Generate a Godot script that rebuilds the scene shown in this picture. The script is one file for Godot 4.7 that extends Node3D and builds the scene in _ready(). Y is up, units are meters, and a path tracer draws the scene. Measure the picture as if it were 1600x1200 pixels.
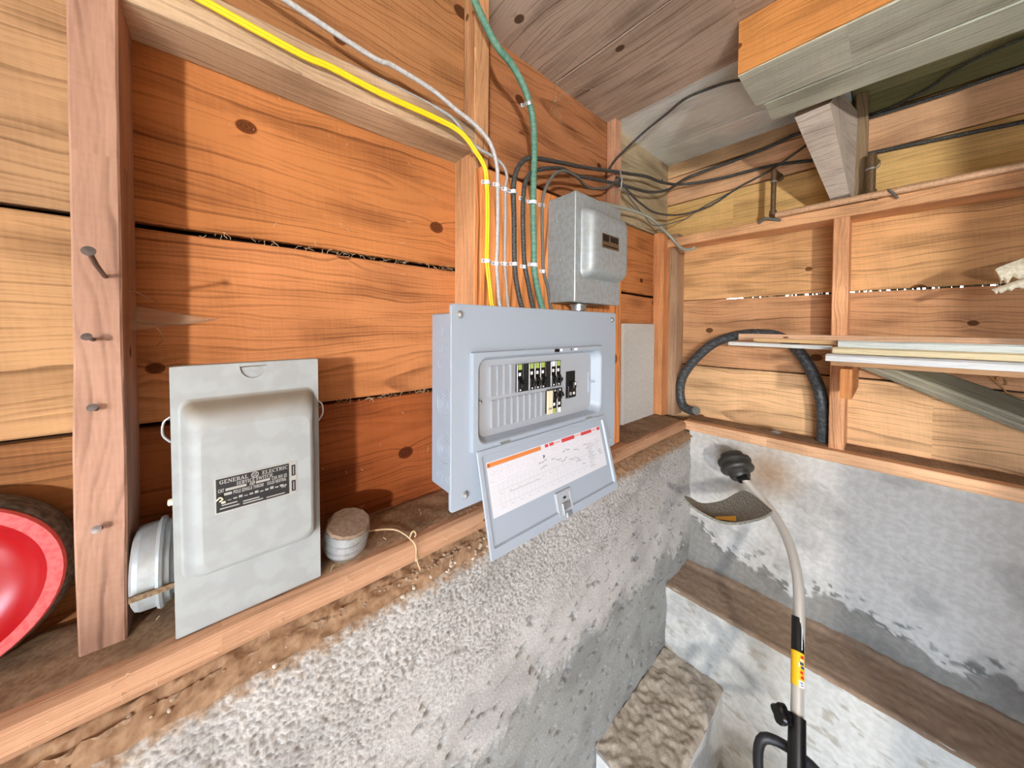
extends Node3D
# A service corner in an old wooden outbuilding: board walls on a concrete foundation, an open breaker panel,
# two old service switches, cables, a hose, stacked mouldings and a string trimmer. Units are metres, y is up.

var M := {}
var org := {}
var names := {}
var rng := RandomNumberGenerator.new()
var nz := FastNoiseLite.new()

# ------------------------------------------------------------------ mesh building
class MB:
	var v := PackedVector3Array()
	var n := PackedVector3Array()
	var t := PackedVector2Array()
	var c := PackedColorArray()
	var X := Transform3D.IDENTITY
	var col := Color.WHITE

	func tint(srgb: Color) -> void:
		col = srgb.srgb_to_linear()

	func tri(a: Vector3, b: Vector3, d: Vector3, na: Vector3, nb: Vector3, nd: Vector3, ua := Vector2.ZERO, ub := Vector2.ZERO, ud := Vector2.ZERO) -> void:
		var swap := (b - a).cross(d - a).dot(na + nb + nd) > 0.0
		v.append(X * a); n.append((X.basis * na).normalized()); t.append(ua); c.append(col)
		if swap:
			v.append(X * d); n.append((X.basis * nd).normalized()); t.append(ud); c.append(col)
			v.append(X * b); n.append((X.basis * nb).normalized()); t.append(ub); c.append(col)
		else:
			v.append(X * b); n.append((X.basis * nb).normalized()); t.append(ub); c.append(col)
			v.append(X * d); n.append((X.basis * nd).normalized()); t.append(ud); c.append(col)

	func quad(a: Vector3, b: Vector3, d: Vector3, e: Vector3, out_dir: Vector3, uvs := PackedVector2Array()) -> void:
		var nn := (d - a).cross(e - b).normalized()
		if nn.dot(out_dir) < 0.0:
			nn = -nn
		if uvs.is_empty():
			uvs = PackedVector2Array([Vector2(0, 1), Vector2(1, 1), Vector2(1, 0), Vector2(0, 0)])
		tri(a, b, d, nn, nn, nn, uvs[0], uvs[1], uvs[2])
		tri(a, d, e, nn, nn, nn, uvs[0], uvs[2], uvs[3])

	# a beam or board along one axis with chamfered edges; wob bends its edges a little, like sawn wood
	func plank(lo: Vector3, hi: Vector3, axis: int, ch := 0.002, wob := 0.0, key := 0.0, noise: FastNoiseLite = null, uvs := Vector2(0.5, 3.2)) -> void:
		var p := (axis + 1) % 3
		var q := (axis + 2) % 3
		var len_ := hi[axis] - lo[axis]
		var steps := 1 if wob == 0.0 else clampi(int(len_ / 0.05), 4, 48)
		var rings := []
		for i in steps + 1:
			var s := lo[axis] + len_ * i / steps
			var w := [0.0, 0.0, 0.0, 0.0]
			if wob > 0.0:
				for k in 4:
					w[k] = noise.get_noise_3d(s * 900.0 / 9.0, k * 37.0 + key * 11.0, key) * wob
			var p0: float = lo[p] + w[0]; var p1: float = hi[p] + w[1]
			var q0: float = lo[q] + w[2]; var q1: float = hi[q] + w[3]
			var ring := []
			for e in [[p0 + ch, q0], [p1 - ch, q0], [p1, q0 + ch], [p1, q1 - ch], [p1 - ch, q1], [p0 + ch, q1], [p0, q1 - ch], [p0, q0 + ch]]:
				var r := Vector3.ZERO
				r[axis] = s; r[p] = e[0]; r[q] = e[1]
				ring.append(r)
			rings.append(ring)
		var o := Vector2(fmod(key * 0.377, 1.0), fmod(key * 0.613, 1.0))
		var mid := (lo + hi) / 2.0
		var first := v.size()
		for i in steps:
			for k in 8:
				var a: Vector3 = rings[i][k]; var b: Vector3 = rings[i][(k + 1) % 8]
				var d: Vector3 = rings[i + 1][(k + 1) % 8]; var e: Vector3 = rings[i + 1][k]
				var cen := (a + b + d + e) / 4.0 - mid
				cen[axis] = 0.0
				var across := p if absf(b[p] - a[p]) > absf(b[q] - a[q]) else q
				var f: Callable = func(x: Vector3) -> Vector2: return Vector2((x[axis] - lo[axis]) * uvs.x, (x[across] - lo[across]) * uvs.y) + o
				quad(a, b, d, e, _side(k, p, q), PackedVector2Array([f.call(a), f.call(b), f.call(d), f.call(e)]))
		for end in [0, steps]:
			var ring: Array = rings[end]
			var dir := Vector3.ZERO
			dir[axis] = -1.0 if end == 0 else 1.0
			for k in range(1, 7):
				var uv: Callable = func(x: Vector3) -> Vector2: return Vector2(x[p] * 0.15, x[q] * 2.0) + o
				tri(ring[0], ring[k], ring[k + 1], dir, dir, dir, uv.call(ring[0]), uv.call(ring[k]), uv.call(ring[k + 1]))
		if wob > 0.0:  # the wood's own tone drifts along its length
			for i in range(first, v.size()):
				var f := 1.0 + 0.42 * noise.get_noise_3d(v[i].x * 130.0 + key * 31.0, v[i].y * 130.0, v[i].z * 130.0)
				c[i] = Color(col.r * f, col.g * f * (0.96 + 0.04 * f), col.b * f * (0.9 + 0.1 * f))

	func _side(k: int, p: int, q: int) -> Vector3:
		var r := Vector3.ZERO
		var d: Array = [[0, -1], [1, -1], [1, 0], [1, 1], [0, 1], [-1, 1], [-1, 0], [-1, -1]][k]
		r[p] = d[0]; r[q] = d[1]
		return r

	func box(lo: Vector3, hi: Vector3, ch := 0.001) -> void:
		plank(lo, hi, 1, minf(ch, 0.3 * minf(minf(hi.x - lo.x, hi.y - lo.y), hi.z - lo.z)))

	# a strip between closed rings of equal count; smooth round the ring, hard between rings unless soft
	func loft(rings: Array, cap0 := false, cap1 := false, open := false, soft := false) -> void:
		var m: int = rings[0].size()
		var all := []
		for i in rings.size() - 1:
			var A: Array = rings[i]
			var B: Array = rings[i + 1]
			var nr := []
			for k in m:
				var ka := maxi(k - 1, 0) if open else (k - 1 + m) % m
				var kb := mini(k + 1, m - 1) if open else (k + 1) % m
				var tan: Vector3 = (A[kb] - A[ka]) + (B[kb] - B[ka])
				nr.append(tan.cross(B[k] - A[k]).normalized())
			all.append(nr)
		for i in rings.size() - 1:
			var A: Array = rings[i]
			var B: Array = rings[i + 1]
			for k in (m - 1 if open else m):
				var k2 := (k + 1) % m
				var n0: Vector3 = all[i][k]; var n1: Vector3 = all[i][k2]
				var m0 := n0; var m1 := n1
				if soft:
					var p := maxi(i - 1, 0); var q := mini(i + 1, rings.size() - 2)
					m0 = (n0 + all[q][k]).normalized(); m1 = (n1 + all[q][k2]).normalized()
					n0 = (n0 + all[p][k]).normalized(); n1 = (n1 + all[p][k2]).normalized()
				var u0 := Vector2(float(k) / m, float(i) / (rings.size() - 1)); var u1 := Vector2(float(k + 1) / m, float(i + 1) / (rings.size() - 1))
				tri(A[k], A[k2], B[k2], n0, n1, m1, u0, Vector2(u1.x, u0.y), u1)
				tri(A[k], B[k2], B[k], n0, m1, m0, u0, u1, Vector2(u0.x, u1.y))
		if cap0:
			fan(rings[0], rings[1])
		if cap1:
			fan(rings[-1], rings[-2])

	func fan(ring: Array, from: Array) -> void:
		var cen := Vector3.ZERO
		var cf := Vector3.ZERO
		for k in ring.size():
			cen += ring[k] / ring.size()
			cf += from[k] / from.size()
		var nn := Vector3.ZERO
		for k in ring.size():
			nn += (ring[k] - cen).cross(ring[(k + 1) % ring.size()] - cen)
		nn = nn.normalized()
		if nn.dot(cen - cf) < 0.0:
			nn = -nn
		for k in ring.size():
			tri(cen, ring[k], ring[(k + 1) % ring.size()], nn, nn, nn, Vector2(.5, .5), Vector2(0, 0), Vector2(1, 0))

	# turned profile: points (radius, along) about the y axis of the frame f
	func lathe(profile: Array, f: Transform3D, seg := 24, smooth := false) -> void:
		for i in profile.size() - 1:
			var a: Vector2 = profile[i]; var b: Vector2 = profile[i + 1]
			var d := b - a
			var pn := Vector2(d.y, -d.x).normalized()
			var na := pn; var nb := pn
			if smooth:
				if i > 0:
					var e: Vector2 = a - profile[i - 1]
					na = (pn + Vector2(e.y, -e.x).normalized()).normalized()
				if i < profile.size() - 2:
					var e: Vector2 = profile[i + 2] - b
					nb = (pn + Vector2(e.y, -e.x).normalized()).normalized()
			for k in seg:
				var t0 := TAU * k / seg; var t1 := TAU * (k + 1) / seg
				var c0 := Vector3(cos(t0), 0, sin(t0)); var c1 := Vector3(cos(t1), 0, sin(t1))
				var U := Vector3.UP
				var p00 := f * (c0 * a.x + U * a.y); var p10 := f * (c1 * a.x + U * a.y)
				var p01 := f * (c0 * b.x + U * b.y); var p11 := f * (c1 * b.x + U * b.y)
				var n00 := f.basis * (c0 * na.x + U * na.y); var n10 := f.basis * (c1 * na.x + U * na.y)
				var n01 := f.basis * (c0 * nb.x + U * nb.y); var n11 := f.basis * (c1 * nb.x + U * nb.y)
				var u := Vector2(float(k) / seg, float(i) / profile.size()); var w := Vector2(float(k + 1) / seg, float(i + 1) / profile.size())
				tri(p00, p10, p11, n00, n10, n11, u, Vector2(w.x, u.y), w)
				tri(p00, p11, p01, n00, n11, n01, u, w, Vector2(u.x, w.y))

	func tube(path: Array, r: float, seg := 10, offset := 0.0, r_end := -1.0) -> void:
		var up := Vector3(0.13, 0.31, 0.94)
		var m := path.size()
		var rings := []
		var fr := Vector3.ZERO
		var run := 0.0
		for i in m:
			var tn: Vector3 = (path[mini(i + 1, m - 1)] - path[maxi(i - 1, 0)]).normalized()
			if i == 0:
				fr = (up - tn * up.dot(tn)).normalized()
			else:
				fr = (fr - tn * fr.dot(tn)).normalized()
				run += (path[i] - path[i - 1]).length()
			var bi := tn.cross(fr)
			var rr := r if r_end < 0.0 else lerpf(r, r_end, float(i) / (m - 1))
			rings.append([path[i] + tn.cross(Vector3(0, 0, 1)).normalized() * offset, fr * rr, bi * rr, run])
		for i in m - 1:
			for k in seg:
				var t0 := TAU * k / seg; var t1 := TAU * (k + 1) / seg
				var A: Array = rings[i]; var B: Array = rings[i + 1]
				var a0: Vector3 = A[1] * cos(t0) + A[2] * sin(t0); var a1: Vector3 = A[1] * cos(t1) + A[2] * sin(t1)
				var b0: Vector3 = B[1] * cos(t0) + B[2] * sin(t0); var b1: Vector3 = B[1] * cos(t1) + B[2] * sin(t1)
				var u := Vector2(A[3] * 6.0, float(k) / seg); var w := Vector2(B[3] * 6.0, float(k + 1) / seg)
				tri(A[0] + a0, A[0] + a1, B[0] + b1, a0, a1, b1, u, Vector2(u.x, w.y), w)
				tri(A[0] + a0, B[0] + b1, B[0] + b0, a0, b1, b0, u, w, Vector2(w.x, u.y))
		for e in [0, m - 1]:
			var A: Array = rings[e]
			var dir: Vector3 = (path[0] - path[1]) if e == 0 else (path[m - 1] - path[m - 2])
			for k in seg:
				var t0 := TAU * k / seg; var t1 := TAU * (k + 1) / seg
				tri(A[0], A[0] + A[1] * cos(t0) + A[2] * sin(t0), A[0] + A[1] * cos(t1) + A[2] * sin(t1), dir, dir, dir)

	# a flat outline (any polygon) pushed along z of X from z0 to z1
	func prism(poly: PackedVector2Array, z0: float, z1: float, uv := Vector2(1, 1)) -> void:
		var idx := Geometry2D.triangulate_polygon(poly)
		for zz in [z0, z1]:
			var d := Vector3(0, 0, signf(zz - (z0 + z1) / 2.0))
			for i in range(0, idx.size(), 3):
				var a := poly[idx[i]]; var b := poly[idx[i + 1]]; var e := poly[idx[i + 2]]
				tri(Vector3(a.x, a.y, zz), Vector3(b.x, b.y, zz), Vector3(e.x, e.y, zz), d, d, d, a * uv, b * uv, e * uv)
		var area := 0.0
		for i in poly.size():
			var a := poly[i]; var b := poly[(i + 1) % poly.size()]
			area += a.cross(b)
		for i in poly.size():
			var a := poly[i]; var b := poly[(i + 1) % poly.size()]
			var o := Vector2(b.y - a.y, a.x - b.x) * signf(area)
			quad(Vector3(a.x, a.y, z0), Vector3(b.x, b.y, z0), Vector3(b.x, b.y, z1), Vector3(a.x, a.y, z1), Vector3(o.x, o.y, 0), PackedVector2Array([a * uv, b * uv, b * uv, a * uv]))


static func spline(pts: Array, per := 8) -> Array:
	var p: Array = []
	for q in pts:
		p.append(Vector3(q[0], q[1], q[2]) if q is Array else q)
	var r := []
	for i in p.size() - 1:
		var a: Vector3 = p[maxi(i - 1, 0)]; var b: Vector3 = p[i]; var c: Vector3 = p[i + 1]; var d: Vector3 = p[mini(i + 2, p.size() - 1)]
		for k in per:
			r.append(b.cubic_interpolate(c, a, d, float(k) / per))
	r.append(p[-1])
	return r


static func rrect(x0: float, y0: float, x1: float, y1: float, r: float, z: float, per := 6) -> Array:
	var o := []
	for q in [[x1 - r, y1 - r, 0], [x0 + r, y1 - r, 1], [x0 + r, y0 + r, 2], [x1 - r, y0 + r, 3]]:
		for k in per + 1:
			var a: float = (q[2] + float(k) / per) * PI / 2.0
			o.append(Vector3(q[0] + cos(a) * r, q[1] + sin(a) * r, z))
	return o


static func frame(at: Vector3, y_dir: Vector3) -> Transform3D:
	var y := y_dir.normalized()
	var x := (Vector3(0, 0, 1) if absf(y.z) < 0.9 else Vector3(1, 0, 0)).cross(y).normalized()
	return Transform3D(Basis(x, y, x.cross(y)), at)

# ------------------------------------------------------------------ things, parts, names
func unique(parent: Node, nm: String) -> String:
	var key := str(parent.get_instance_id()) + "/" + nm
	var k: int = names.get(key, 0)
	names[key] = k + 1
	return nm if k == 0 else "%s_%03d" % [nm, k]


func mesh_of(b: MB, mat: Material, off: Vector3) -> ArrayMesh:
	var a := []
	a.resize(Mesh.ARRAY_MAX)
	var vv := b.v.duplicate()
	for i in vv.size():
		vv[i] -= off
	a[Mesh.ARRAY_VERTEX] = vv; a[Mesh.ARRAY_NORMAL] = b.n; a[Mesh.ARRAY_TEX_UV] = b.t; a[Mesh.ARRAY_COLOR] = b.c
	var m := ArrayMesh.new()
	if mat is StandardMaterial3D and mat.normal_enabled and not mat.uv1_triplanar:
		var st := SurfaceTool.new()
		var am := ArrayMesh.new()
		am.add_surface_from_arrays(Mesh.PRIMITIVE_TRIANGLES, a)
		st.create_from(am, 0)
		st.generate_tangents()
		st.commit(m)
	else:
		m.add_surface_from_arrays(Mesh.PRIMITIVE_TRIANGLES, a)
	m.surface_set_material(0, mat)
	return m


func part(b: MB, nm: String, mat: Material, parent: Node3D, label := "") -> MeshInstance3D:
	var o := MeshInstance3D.new()
	o.name = unique(parent, nm)
	o.mesh = mesh_of(b, mat, org.get(parent, Vector3.ZERO))
	parent.add_child(o, true)
	org[o] = org.get(parent, Vector3.ZERO)
	if label:
		o.set_meta("label", label)
	return o


func thing(nm: String, at: Vector3, label: String, cat: String, group := "") -> Node3D:
	var o := Node3D.new()
	o.name = unique(self, nm)
	add_child(o, true)
	o.position = at
	org[o] = at
	tag(o, label, cat, group)
	return o


func tag(o: Node, label: String, cat: String, group := "") -> void:
	o.set_meta("label", label)
	o.set_meta("category", cat)
	if group:
		o.set_meta("group", group)


func solo(b: MB, nm: String, mat: Material, label: String, cat: String, group := "") -> MeshInstance3D:
	var box := AABB(b.v[0], Vector3.ZERO)
	for p in b.v:
		box = box.expand(p)
	var at := Vector3(box.get_center().x, box.position.y, box.get_center().z)
	var o := MeshInstance3D.new()
	o.name = unique(self, nm)
	o.mesh = mesh_of(b, mat, at)
	o.position = at
	add_child(o, true)
	org[o] = at
	tag(o, label, cat, group)
	return o


func structure(nm: String, at := Vector3.ZERO) -> Node3D:
	var o := Node3D.new()
	o.name = unique(self, nm)
	o.position = at
	org[o] = at
	o.set_meta("kind", "structure")
	add_child(o, true)
	return o

# ------------------------------------------------------------------ textures and materials
func noise(seed_: int, freq: float, oct := 3, type := FastNoiseLite.TYPE_SIMPLEX_SMOOTH) -> FastNoiseLite:
	var f := FastNoiseLite.new()
	f.seed = seed_
	f.frequency = freq
	f.noise_type = type
	f.fractal_octaves = oct
	return f


# grain of a sawn board: len_m by wide_m metres; returns [colour image, height image]
func grain(w: int, h: int, len_m: float, wide_m: float, seed_: int, pith: float, depth: float, ring: float, knots: Array, contrast: float, saw: float, stain: float, neutral := false) -> Array:
	var n1 := noise(seed_, 1.0, 2); var n2 := noise(seed_ + 1, 1.0, 2); var n3 := noise(seed_ + 2, 1.0, 3); var n4 := noise(seed_ + 3, 1.0, 2)
	var px := PackedByteArray(); px.resize(w * h * 3)
	var hp := PackedByteArray(); hp.resize(w * h)
	var k := 0
	for j in h:
		var y := float(j) / h * wide_m
		for i in w:
			var x := float(i) / w * len_m
			var yy := y
			var kd := 0.0
			var fibk := n3.get_noise_2d(x * 160.0, y * 160.0)
			for q in knots:
				var dx: float = (x - q[0]) / 1.3
				var dy: float = y - q[1]
				var r: float = q[2]
				if absf(dx) > 6.0 * r or absf(dy) > 6.0 * r:
					continue
				var e := sqrt(dx * dx + dy * dy)
				yy += dy / (e + 0.002) * r * 1.6 * exp(-(e * e) / (5.0 * r * r))
				if e < r * 1.15:
					kd = maxf(kd, clampf((1.15 * r - e) / (0.25 * r), 0.0, 1.0) * (0.80 + 0.10 * sin(e / r * 15.0) + 0.12 * fibk))
			yy += n1.get_noise_2d(x * 1.4, y * 5.0) * 0.024 + n1.get_noise_2d(x * 6.0 + 40.0, y * 22.0) * 0.0042
			var dd := depth + n2.get_noise_2d(x * 0.9, 3.0) * depth * 0.9
			var r2 := sqrt((yy - pith) * (yy - pith) + dd * dd) / ring
			var f := r2 - floorf(r2)
			var late := smoothstep(0.15, 0.85, f) * (1.0 - smoothstep(0.86, 1.0, f)) * (0.55 + 0.45 * sin(floorf(r2) * 2.4))
			var fib := n3.get_noise_2d(x * 14.0, y * 620.0)
			var st := n4.get_noise_2d(x * 3.2, y * 13.0)
			var sw := n2.get_noise_2d(x * 150.0 + y * 14.0, y * 6.0) * saw
			var l := 1.0 - contrast * late * (0.8 + 0.9 * n4.get_noise_2d(x * 2.0 + 9.0, y * 30.0)) + fib * 0.09 + sw * 0.06 + n4.get_noise_2d(x * 1.1 + 20.0, y * 7.0 + 3.0) * 0.09 - maxf(0.0, st) * stain
			var hh := 0.6 - 0.22 * late + fib * 0.16 + sw * 0.06
			var g := 0.965 - 0.10 * (1.0 - l)
			var b := 0.92 - 0.16 * (1.0 - l)
			if neutral:
				g = 0.99; b = 0.98
			l = lerpf(clampf(l, 0.16, 1.0), 0.30, kd * 0.85)
			g = lerpf(g, 0.80, kd); b = lerpf(b, 0.62, kd)
			px[k * 3] = int(clampf(l, 0.0, 1.0) * 255.0)
			px[k * 3 + 1] = int(clampf(l * g, 0.0, 1.0) * 255.0)
			px[k * 3 + 2] = int(clampf(l * b, 0.0, 1.0) * 255.0)
			hp[k] = int(clampf(hh, 0.0, 1.0) * 255.0)
			k += 1
	return [Image.create_from_data(w, h, false, Image.FORMAT_RGB8, px), Image.create_from_data(w, h, false, Image.FORMAT_L8, hp)]


func wood_material(nm: String, im: Array, rough: float, bump: float) -> StandardMaterial3D:
	var m := StandardMaterial3D.new()
	m.resource_name = nm
	m.albedo_texture = ImageTexture.create_from_image(im[0])
	m.vertex_color_use_as_albedo = true
	m.roughness = rough
	m.metallic_specular = 0.3
	var hm: Image = im[1]
	hm.convert(Image.FORMAT_RGBA8)
	hm.bump_map_to_normal_map(bump)
	m.normal_enabled = true
	m.normal_texture = ImageTexture.create_from_image(hm)
	return m


func plain(nm: String, col: Color, rough := 0.6, metal := 0.0, spec := 0.5) -> StandardMaterial3D:
	var m := StandardMaterial3D.new()
	m.resource_name = nm
	m.albedo_color = col
	m.roughness = rough
	m.metallic = metal
	m.metallic_specular = spec
	M[nm] = m
	return m


# paint or metal with fine mottling laid on by position
func mottled(nm: String, a: Color, b: Color, seed_: int, size: float, rough := 0.6, metal := 0.0, bump := 0.0, oct := 4) -> StandardMaterial3D:
	var m := plain(nm, Color.WHITE, rough, metal)
	var im := noise(seed_, 0.02, oct).get_seamless_image(256, 256)
	im.convert(Image.FORMAT_L8)
	var d := im.get_data()
	var px := PackedByteArray(); px.resize(256 * 256 * 3)
	for i in d.size():
		var c := a.lerp(b, smoothstep(0.25, 0.75, d[i] / 255.0))
		px[i * 3] = int(c.r * 255.0); px[i * 3 + 1] = int(c.g * 255.0); px[i * 3 + 2] = int(c.b * 255.0)
	m.albedo_texture = ImageTexture.create_from_image(Image.create_from_data(256, 256, false, Image.FORMAT_RGB8, px))
	m.vertex_color_use_as_albedo = true
	m.uv1_triplanar = true
	m.uv1_scale = Vector3.ONE / size
	if bump > 0.0:
		im.convert(Image.FORMAT_RGBA8)
		im.bump_map_to_normal_map(bump)
		m.normal_enabled = true
		m.normal_texture = ImageTexture.create_from_image(im)
	return m


func make_materials() -> void:
	M.board = wood_material("sawn_board", grain(2048, 512, 2.0, 0.32, 11, 0.17, 0.035, 0.0068, [[0.33, 0.20, 0.011], [0.70, 0.10, 0.013], [1.05, 0.23, 0.008], [1.32, 0.13, 0.014], [1.74, 0.07, 0.010], [0.12, 0.06, 0.007]], 0.21, 0.5, 0.22), 0.82, 1.4)
	M.stud = wood_material("stud_wood", grain(1024, 256, 2.0, 0.32, 23, -0.30, 0.03, 0.0062, [[0.45, 0.12, 0.009], [1.3, 0.26, 0.008], [1.75, 0.05, 0.006]], 0.17, 0.35, 0.16), 0.8, 1.2)
	M.bold = wood_material("fir_board", grain(1024, 512, 1.2, 0.62, 37, 0.31, 0.05, 0.0135, [[0.3, 0.12, 0.012], [0.85, 0.5, 0.014]], 0.36, 0.0, 0.15), 0.6, 1.0)
	M.moulding = wood_material("painted_moulding", grain(1024, 128, 2.0, 0.16, 53, -0.1, 0.04, 0.005, [], 0.08, 0.2, 0.16, true), 0.6, 1.0)
	plain("panel_paint", Color(0.615, 0.655, 0.70), 0.42)
	plain("panel_inner", Color(0.64, 0.66, 0.685), 0.45)
	mottled("galvanised", Color(0.635, 0.67, 0.69), Color(0.605, 0.62, 0.61), 3, 0.11, 0.45, 0.3, 0.0)
	mottled("dusty_steel", Color(0.615, 0.635, 0.63), Color(0.59, 0.605, 0.60), 4, 0.22, 0.55, 0.1, 0.25)
	mottled("zinc", Color(0.74, 0.76, 0.77), Color(0.68, 0.70, 0.70), 5, 0.03, 0.35, 0.7)
	mottled("dust", Color(0.88, 0.84, 0.80), Color(1, 1, 1), 6, 0.05, 0.95, 0.0, 1.5)
	mottled("stucco", Color(0.88, 0.87, 0.86), Color(1.0, 1.0, 1.0), 7, 0.028, 0.92, 0.0, 2.0)
	mottled("plaster", Color(0.94, 0.94, 0.93), Color(1.0, 1.0, 1.0), 8, 0.13, 0.9, 0.0, 0.35)
	mottled("rubber_hose", Color(0.17, 0.185, 0.195), Color(0.33, 0.345, 0.35), 9, 0.08, 0.5)
	mottled("black_cable", Color(0.15, 0.16, 0.165), Color(0.34, 0.345, 0.335), 10, 0.04, 0.55)
	mottled("dusty_cable", Color(0.33, 0.34, 0.33), Color(0.47, 0.46, 0.43), 12, 0.02, 0.8)
	mottled("green_sheath", Color(0.30, 0.52, 0.45), Color(0.46, 0.60, 0.52), 13, 0.07, 0.55)
	mottled("white_sheath", Color(0.78, 0.79, 0.80), Color(0.68, 0.68, 0.68), 14, 0.05, 0.5)
	mottled("grey_sheath", Color(0.60, 0.61, 0.62), Color(0.70, 0.70, 0.69), 15, 0.03, 0.55)
	mottled("pale_sheath", Color(0.58, 0.63, 0.61), Color(0.68, 0.70, 0.66), 16, 0.03, 0.6)
	plain("yellow_sheath", Color(0.96, 0.83, 0.12), 0.42)
	mottled("copper", Color(0.80, 0.62, 0.48), Color(0.86, 0.72, 0.58), 17, 0.05, 0.45, 0.2)
	mottled("bronze_pipe", Color(0.40, 0.31, 0.22), Color(0.52, 0.44, 0.34), 18, 0.03, 0.45, 0.5)
	plain("black_plastic", Color(0.045, 0.045, 0.05), 0.35)
	plain("dark_grey_plastic", Color(0.13, 0.13, 0.14), 0.5)
	plain("white_print", Color(0.93, 0.94, 0.95), 0.5)
	plain("lime_print", Color(0.62, 0.70, 0.33), 0.5)
	plain("cream_paper", Color(0.86, 0.83, 0.72), 0.8)
	plain("clip_plastic", Color(0.88, 0.89, 0.92), 0.4)
	plain("red_enamel", Color(0.60, 0.04, 0.065), 0.3)
	mottled("sheen_red", Color(0.80, 0.26, 0.27), Color(0.84, 0.36, 0.36), 25, 0.05, 0.5)  # red lightened to carry a painted sheen
	mottled("tyre_rubber", Color(0.24, 0.22, 0.20), Color(0.42, 0.38, 0.34), 19, 0.06, 0.8)
	mottled("dusty_plastic", Color(0.33, 0.325, 0.30), Color(0.56, 0.53, 0.47), 20, 0.03, 0.7)
	mottled("head_plastic", Color(0.12, 0.118, 0.11), Color(0.27, 0.26, 0.235), 26, 0.03, 0.5)
	plain("aluminium", Color(0.82, 0.80, 0.76), 0.3, 0.45)
	plain("yellow_sticker", Color(0.95, 0.72, 0.08), 0.45)
	plain("blue_print", Color(0.10, 0.30, 0.48), 0.5)
	plain("red_print", Color(0.80, 0.16, 0.14), 0.5)
	mottled("white_board", Color(0.80, 0.80, 0.78), Color(0.775, 0.77, 0.75), 21, 0.1, 0.7)
	mottled("peeling_paper", Color(0.80, 0.76, 0.66), Color(0.88, 0.86, 0.78), 22, 0.04, 0.85)
	plain("jute", Color(0.72, 0.56, 0.36), 0.9)
	plain("root_fibre", Color(0.80, 0.70, 0.55), 0.85)
	plain("nail_steel", Color(0.42, 0.39, 0.38), 0.4, 0.7)
	plain("black_ink", Color(0.09, 0.095, 0.10), 0.5)
	plain("plate_metal", Color(0.68, 0.68, 0.66), 0.4, 0.4)
	plain("dark_void", Color(0.03, 0.028, 0.025), 0.9)
	var web := plain("cobweb_silk", Color(0.72, 0.66, 0.58, 0.38), 0.9)
	web.transparency = BaseMaterial3D.TRANSPARENCY_ALPHA
	var g := plain("lamp_glass", Color(1, 1, 1), 0.3)
	g.emission_enabled = true
	g.emission = Color(1.0, 0.97, 0.92)
	g.emission_energy_multiplier = 3.0

# ------------------------------------------------------------------ the scene
func _ready() -> void:
	rng.seed = 7
	nz.seed = 5
	nz.frequency = 0.02
	camera_and_light()
	make_materials()
	room()
	foundation()
	breaker_panel()
	service_switch()
	small_switch()
	cables()
	pipes_and_hose()
	mouldings()
	trimmer()
	small_things()


func camera_and_light() -> void:
	var cam := Camera3D.new()
	cam.name = "camera"
	# optical axis and a lens shift: a 11.7 mm lens on a 36 mm sensor, verticals kept upright
	var fwd := Vector3(0.66181, -0.01891, -0.74943)
	var up := Vector3(0.00760, 0.99980, -0.01852)
	cam.transform = Transform3D(Basis(fwd.cross(up).normalized(), up, -fwd).orthonormalized(), Vector3(0, 1.55, 0))
	var f := 518.63
	var near := 0.05
	cam.projection = Camera3D.PROJECTION_FRUSTUM
	cam.near = near
	cam.far = 60.0
	cam.size = 1200.0 / f * near
	cam.frustum_offset = Vector2(0, (521.24 - 600.0) / f * near)
	cam.current = true
	add_child(cam)

	var env := Environment.new()
	env.background_mode = Environment.BG_SKY
	var sky := Sky.new()
	var sm := ProceduralSkyMaterial.new()
	sm.sky_top_color = Color(0.72, 0.82, 0.95)
	sm.sky_horizon_color = Color(0.90, 0.94, 0.98)
	sm.ground_bottom_color = Color(0.62, 0.61, 0.58)
	sm.ground_horizon_color = Color(0.72, 0.73, 0.70)
	sm.sky_energy_multiplier = 5.5
	sm.ground_energy_multiplier = 1.2
	sky.sky_material = sm
	env.sky = sky
	env.tonemap_mode = Environment.TONE_MAPPER_LINEAR
	env.tonemap_exposure = 0.63
	env.sdfgi_enabled = true
	env.ssao_enabled = true
	env.ssil_enabled = true
	var we := WorldEnvironment.new()
	we.name = "environment"
	we.environment = env
	add_child(we)
	# sun added so floor behind the camera bounces fill, entering by an unseen doorway
	var sun := DirectionalLight3D.new()
	sun.name = "sun"
	sun.light_energy = 29.0
	sun.light_color = Color(0.97, 0.98, 0.98)
	sun.light_angular_distance = 0.6
	sun.shadow_enabled = true
	sun.transform = Transform3D(Basis.looking_at(Vector3(0.66, -0.75, 0.06)), Vector3.ZERO)
	add_child(sun)
	key_lamp(Vector3(-1.53, 1.70, 1.79), 12.5)


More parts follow.
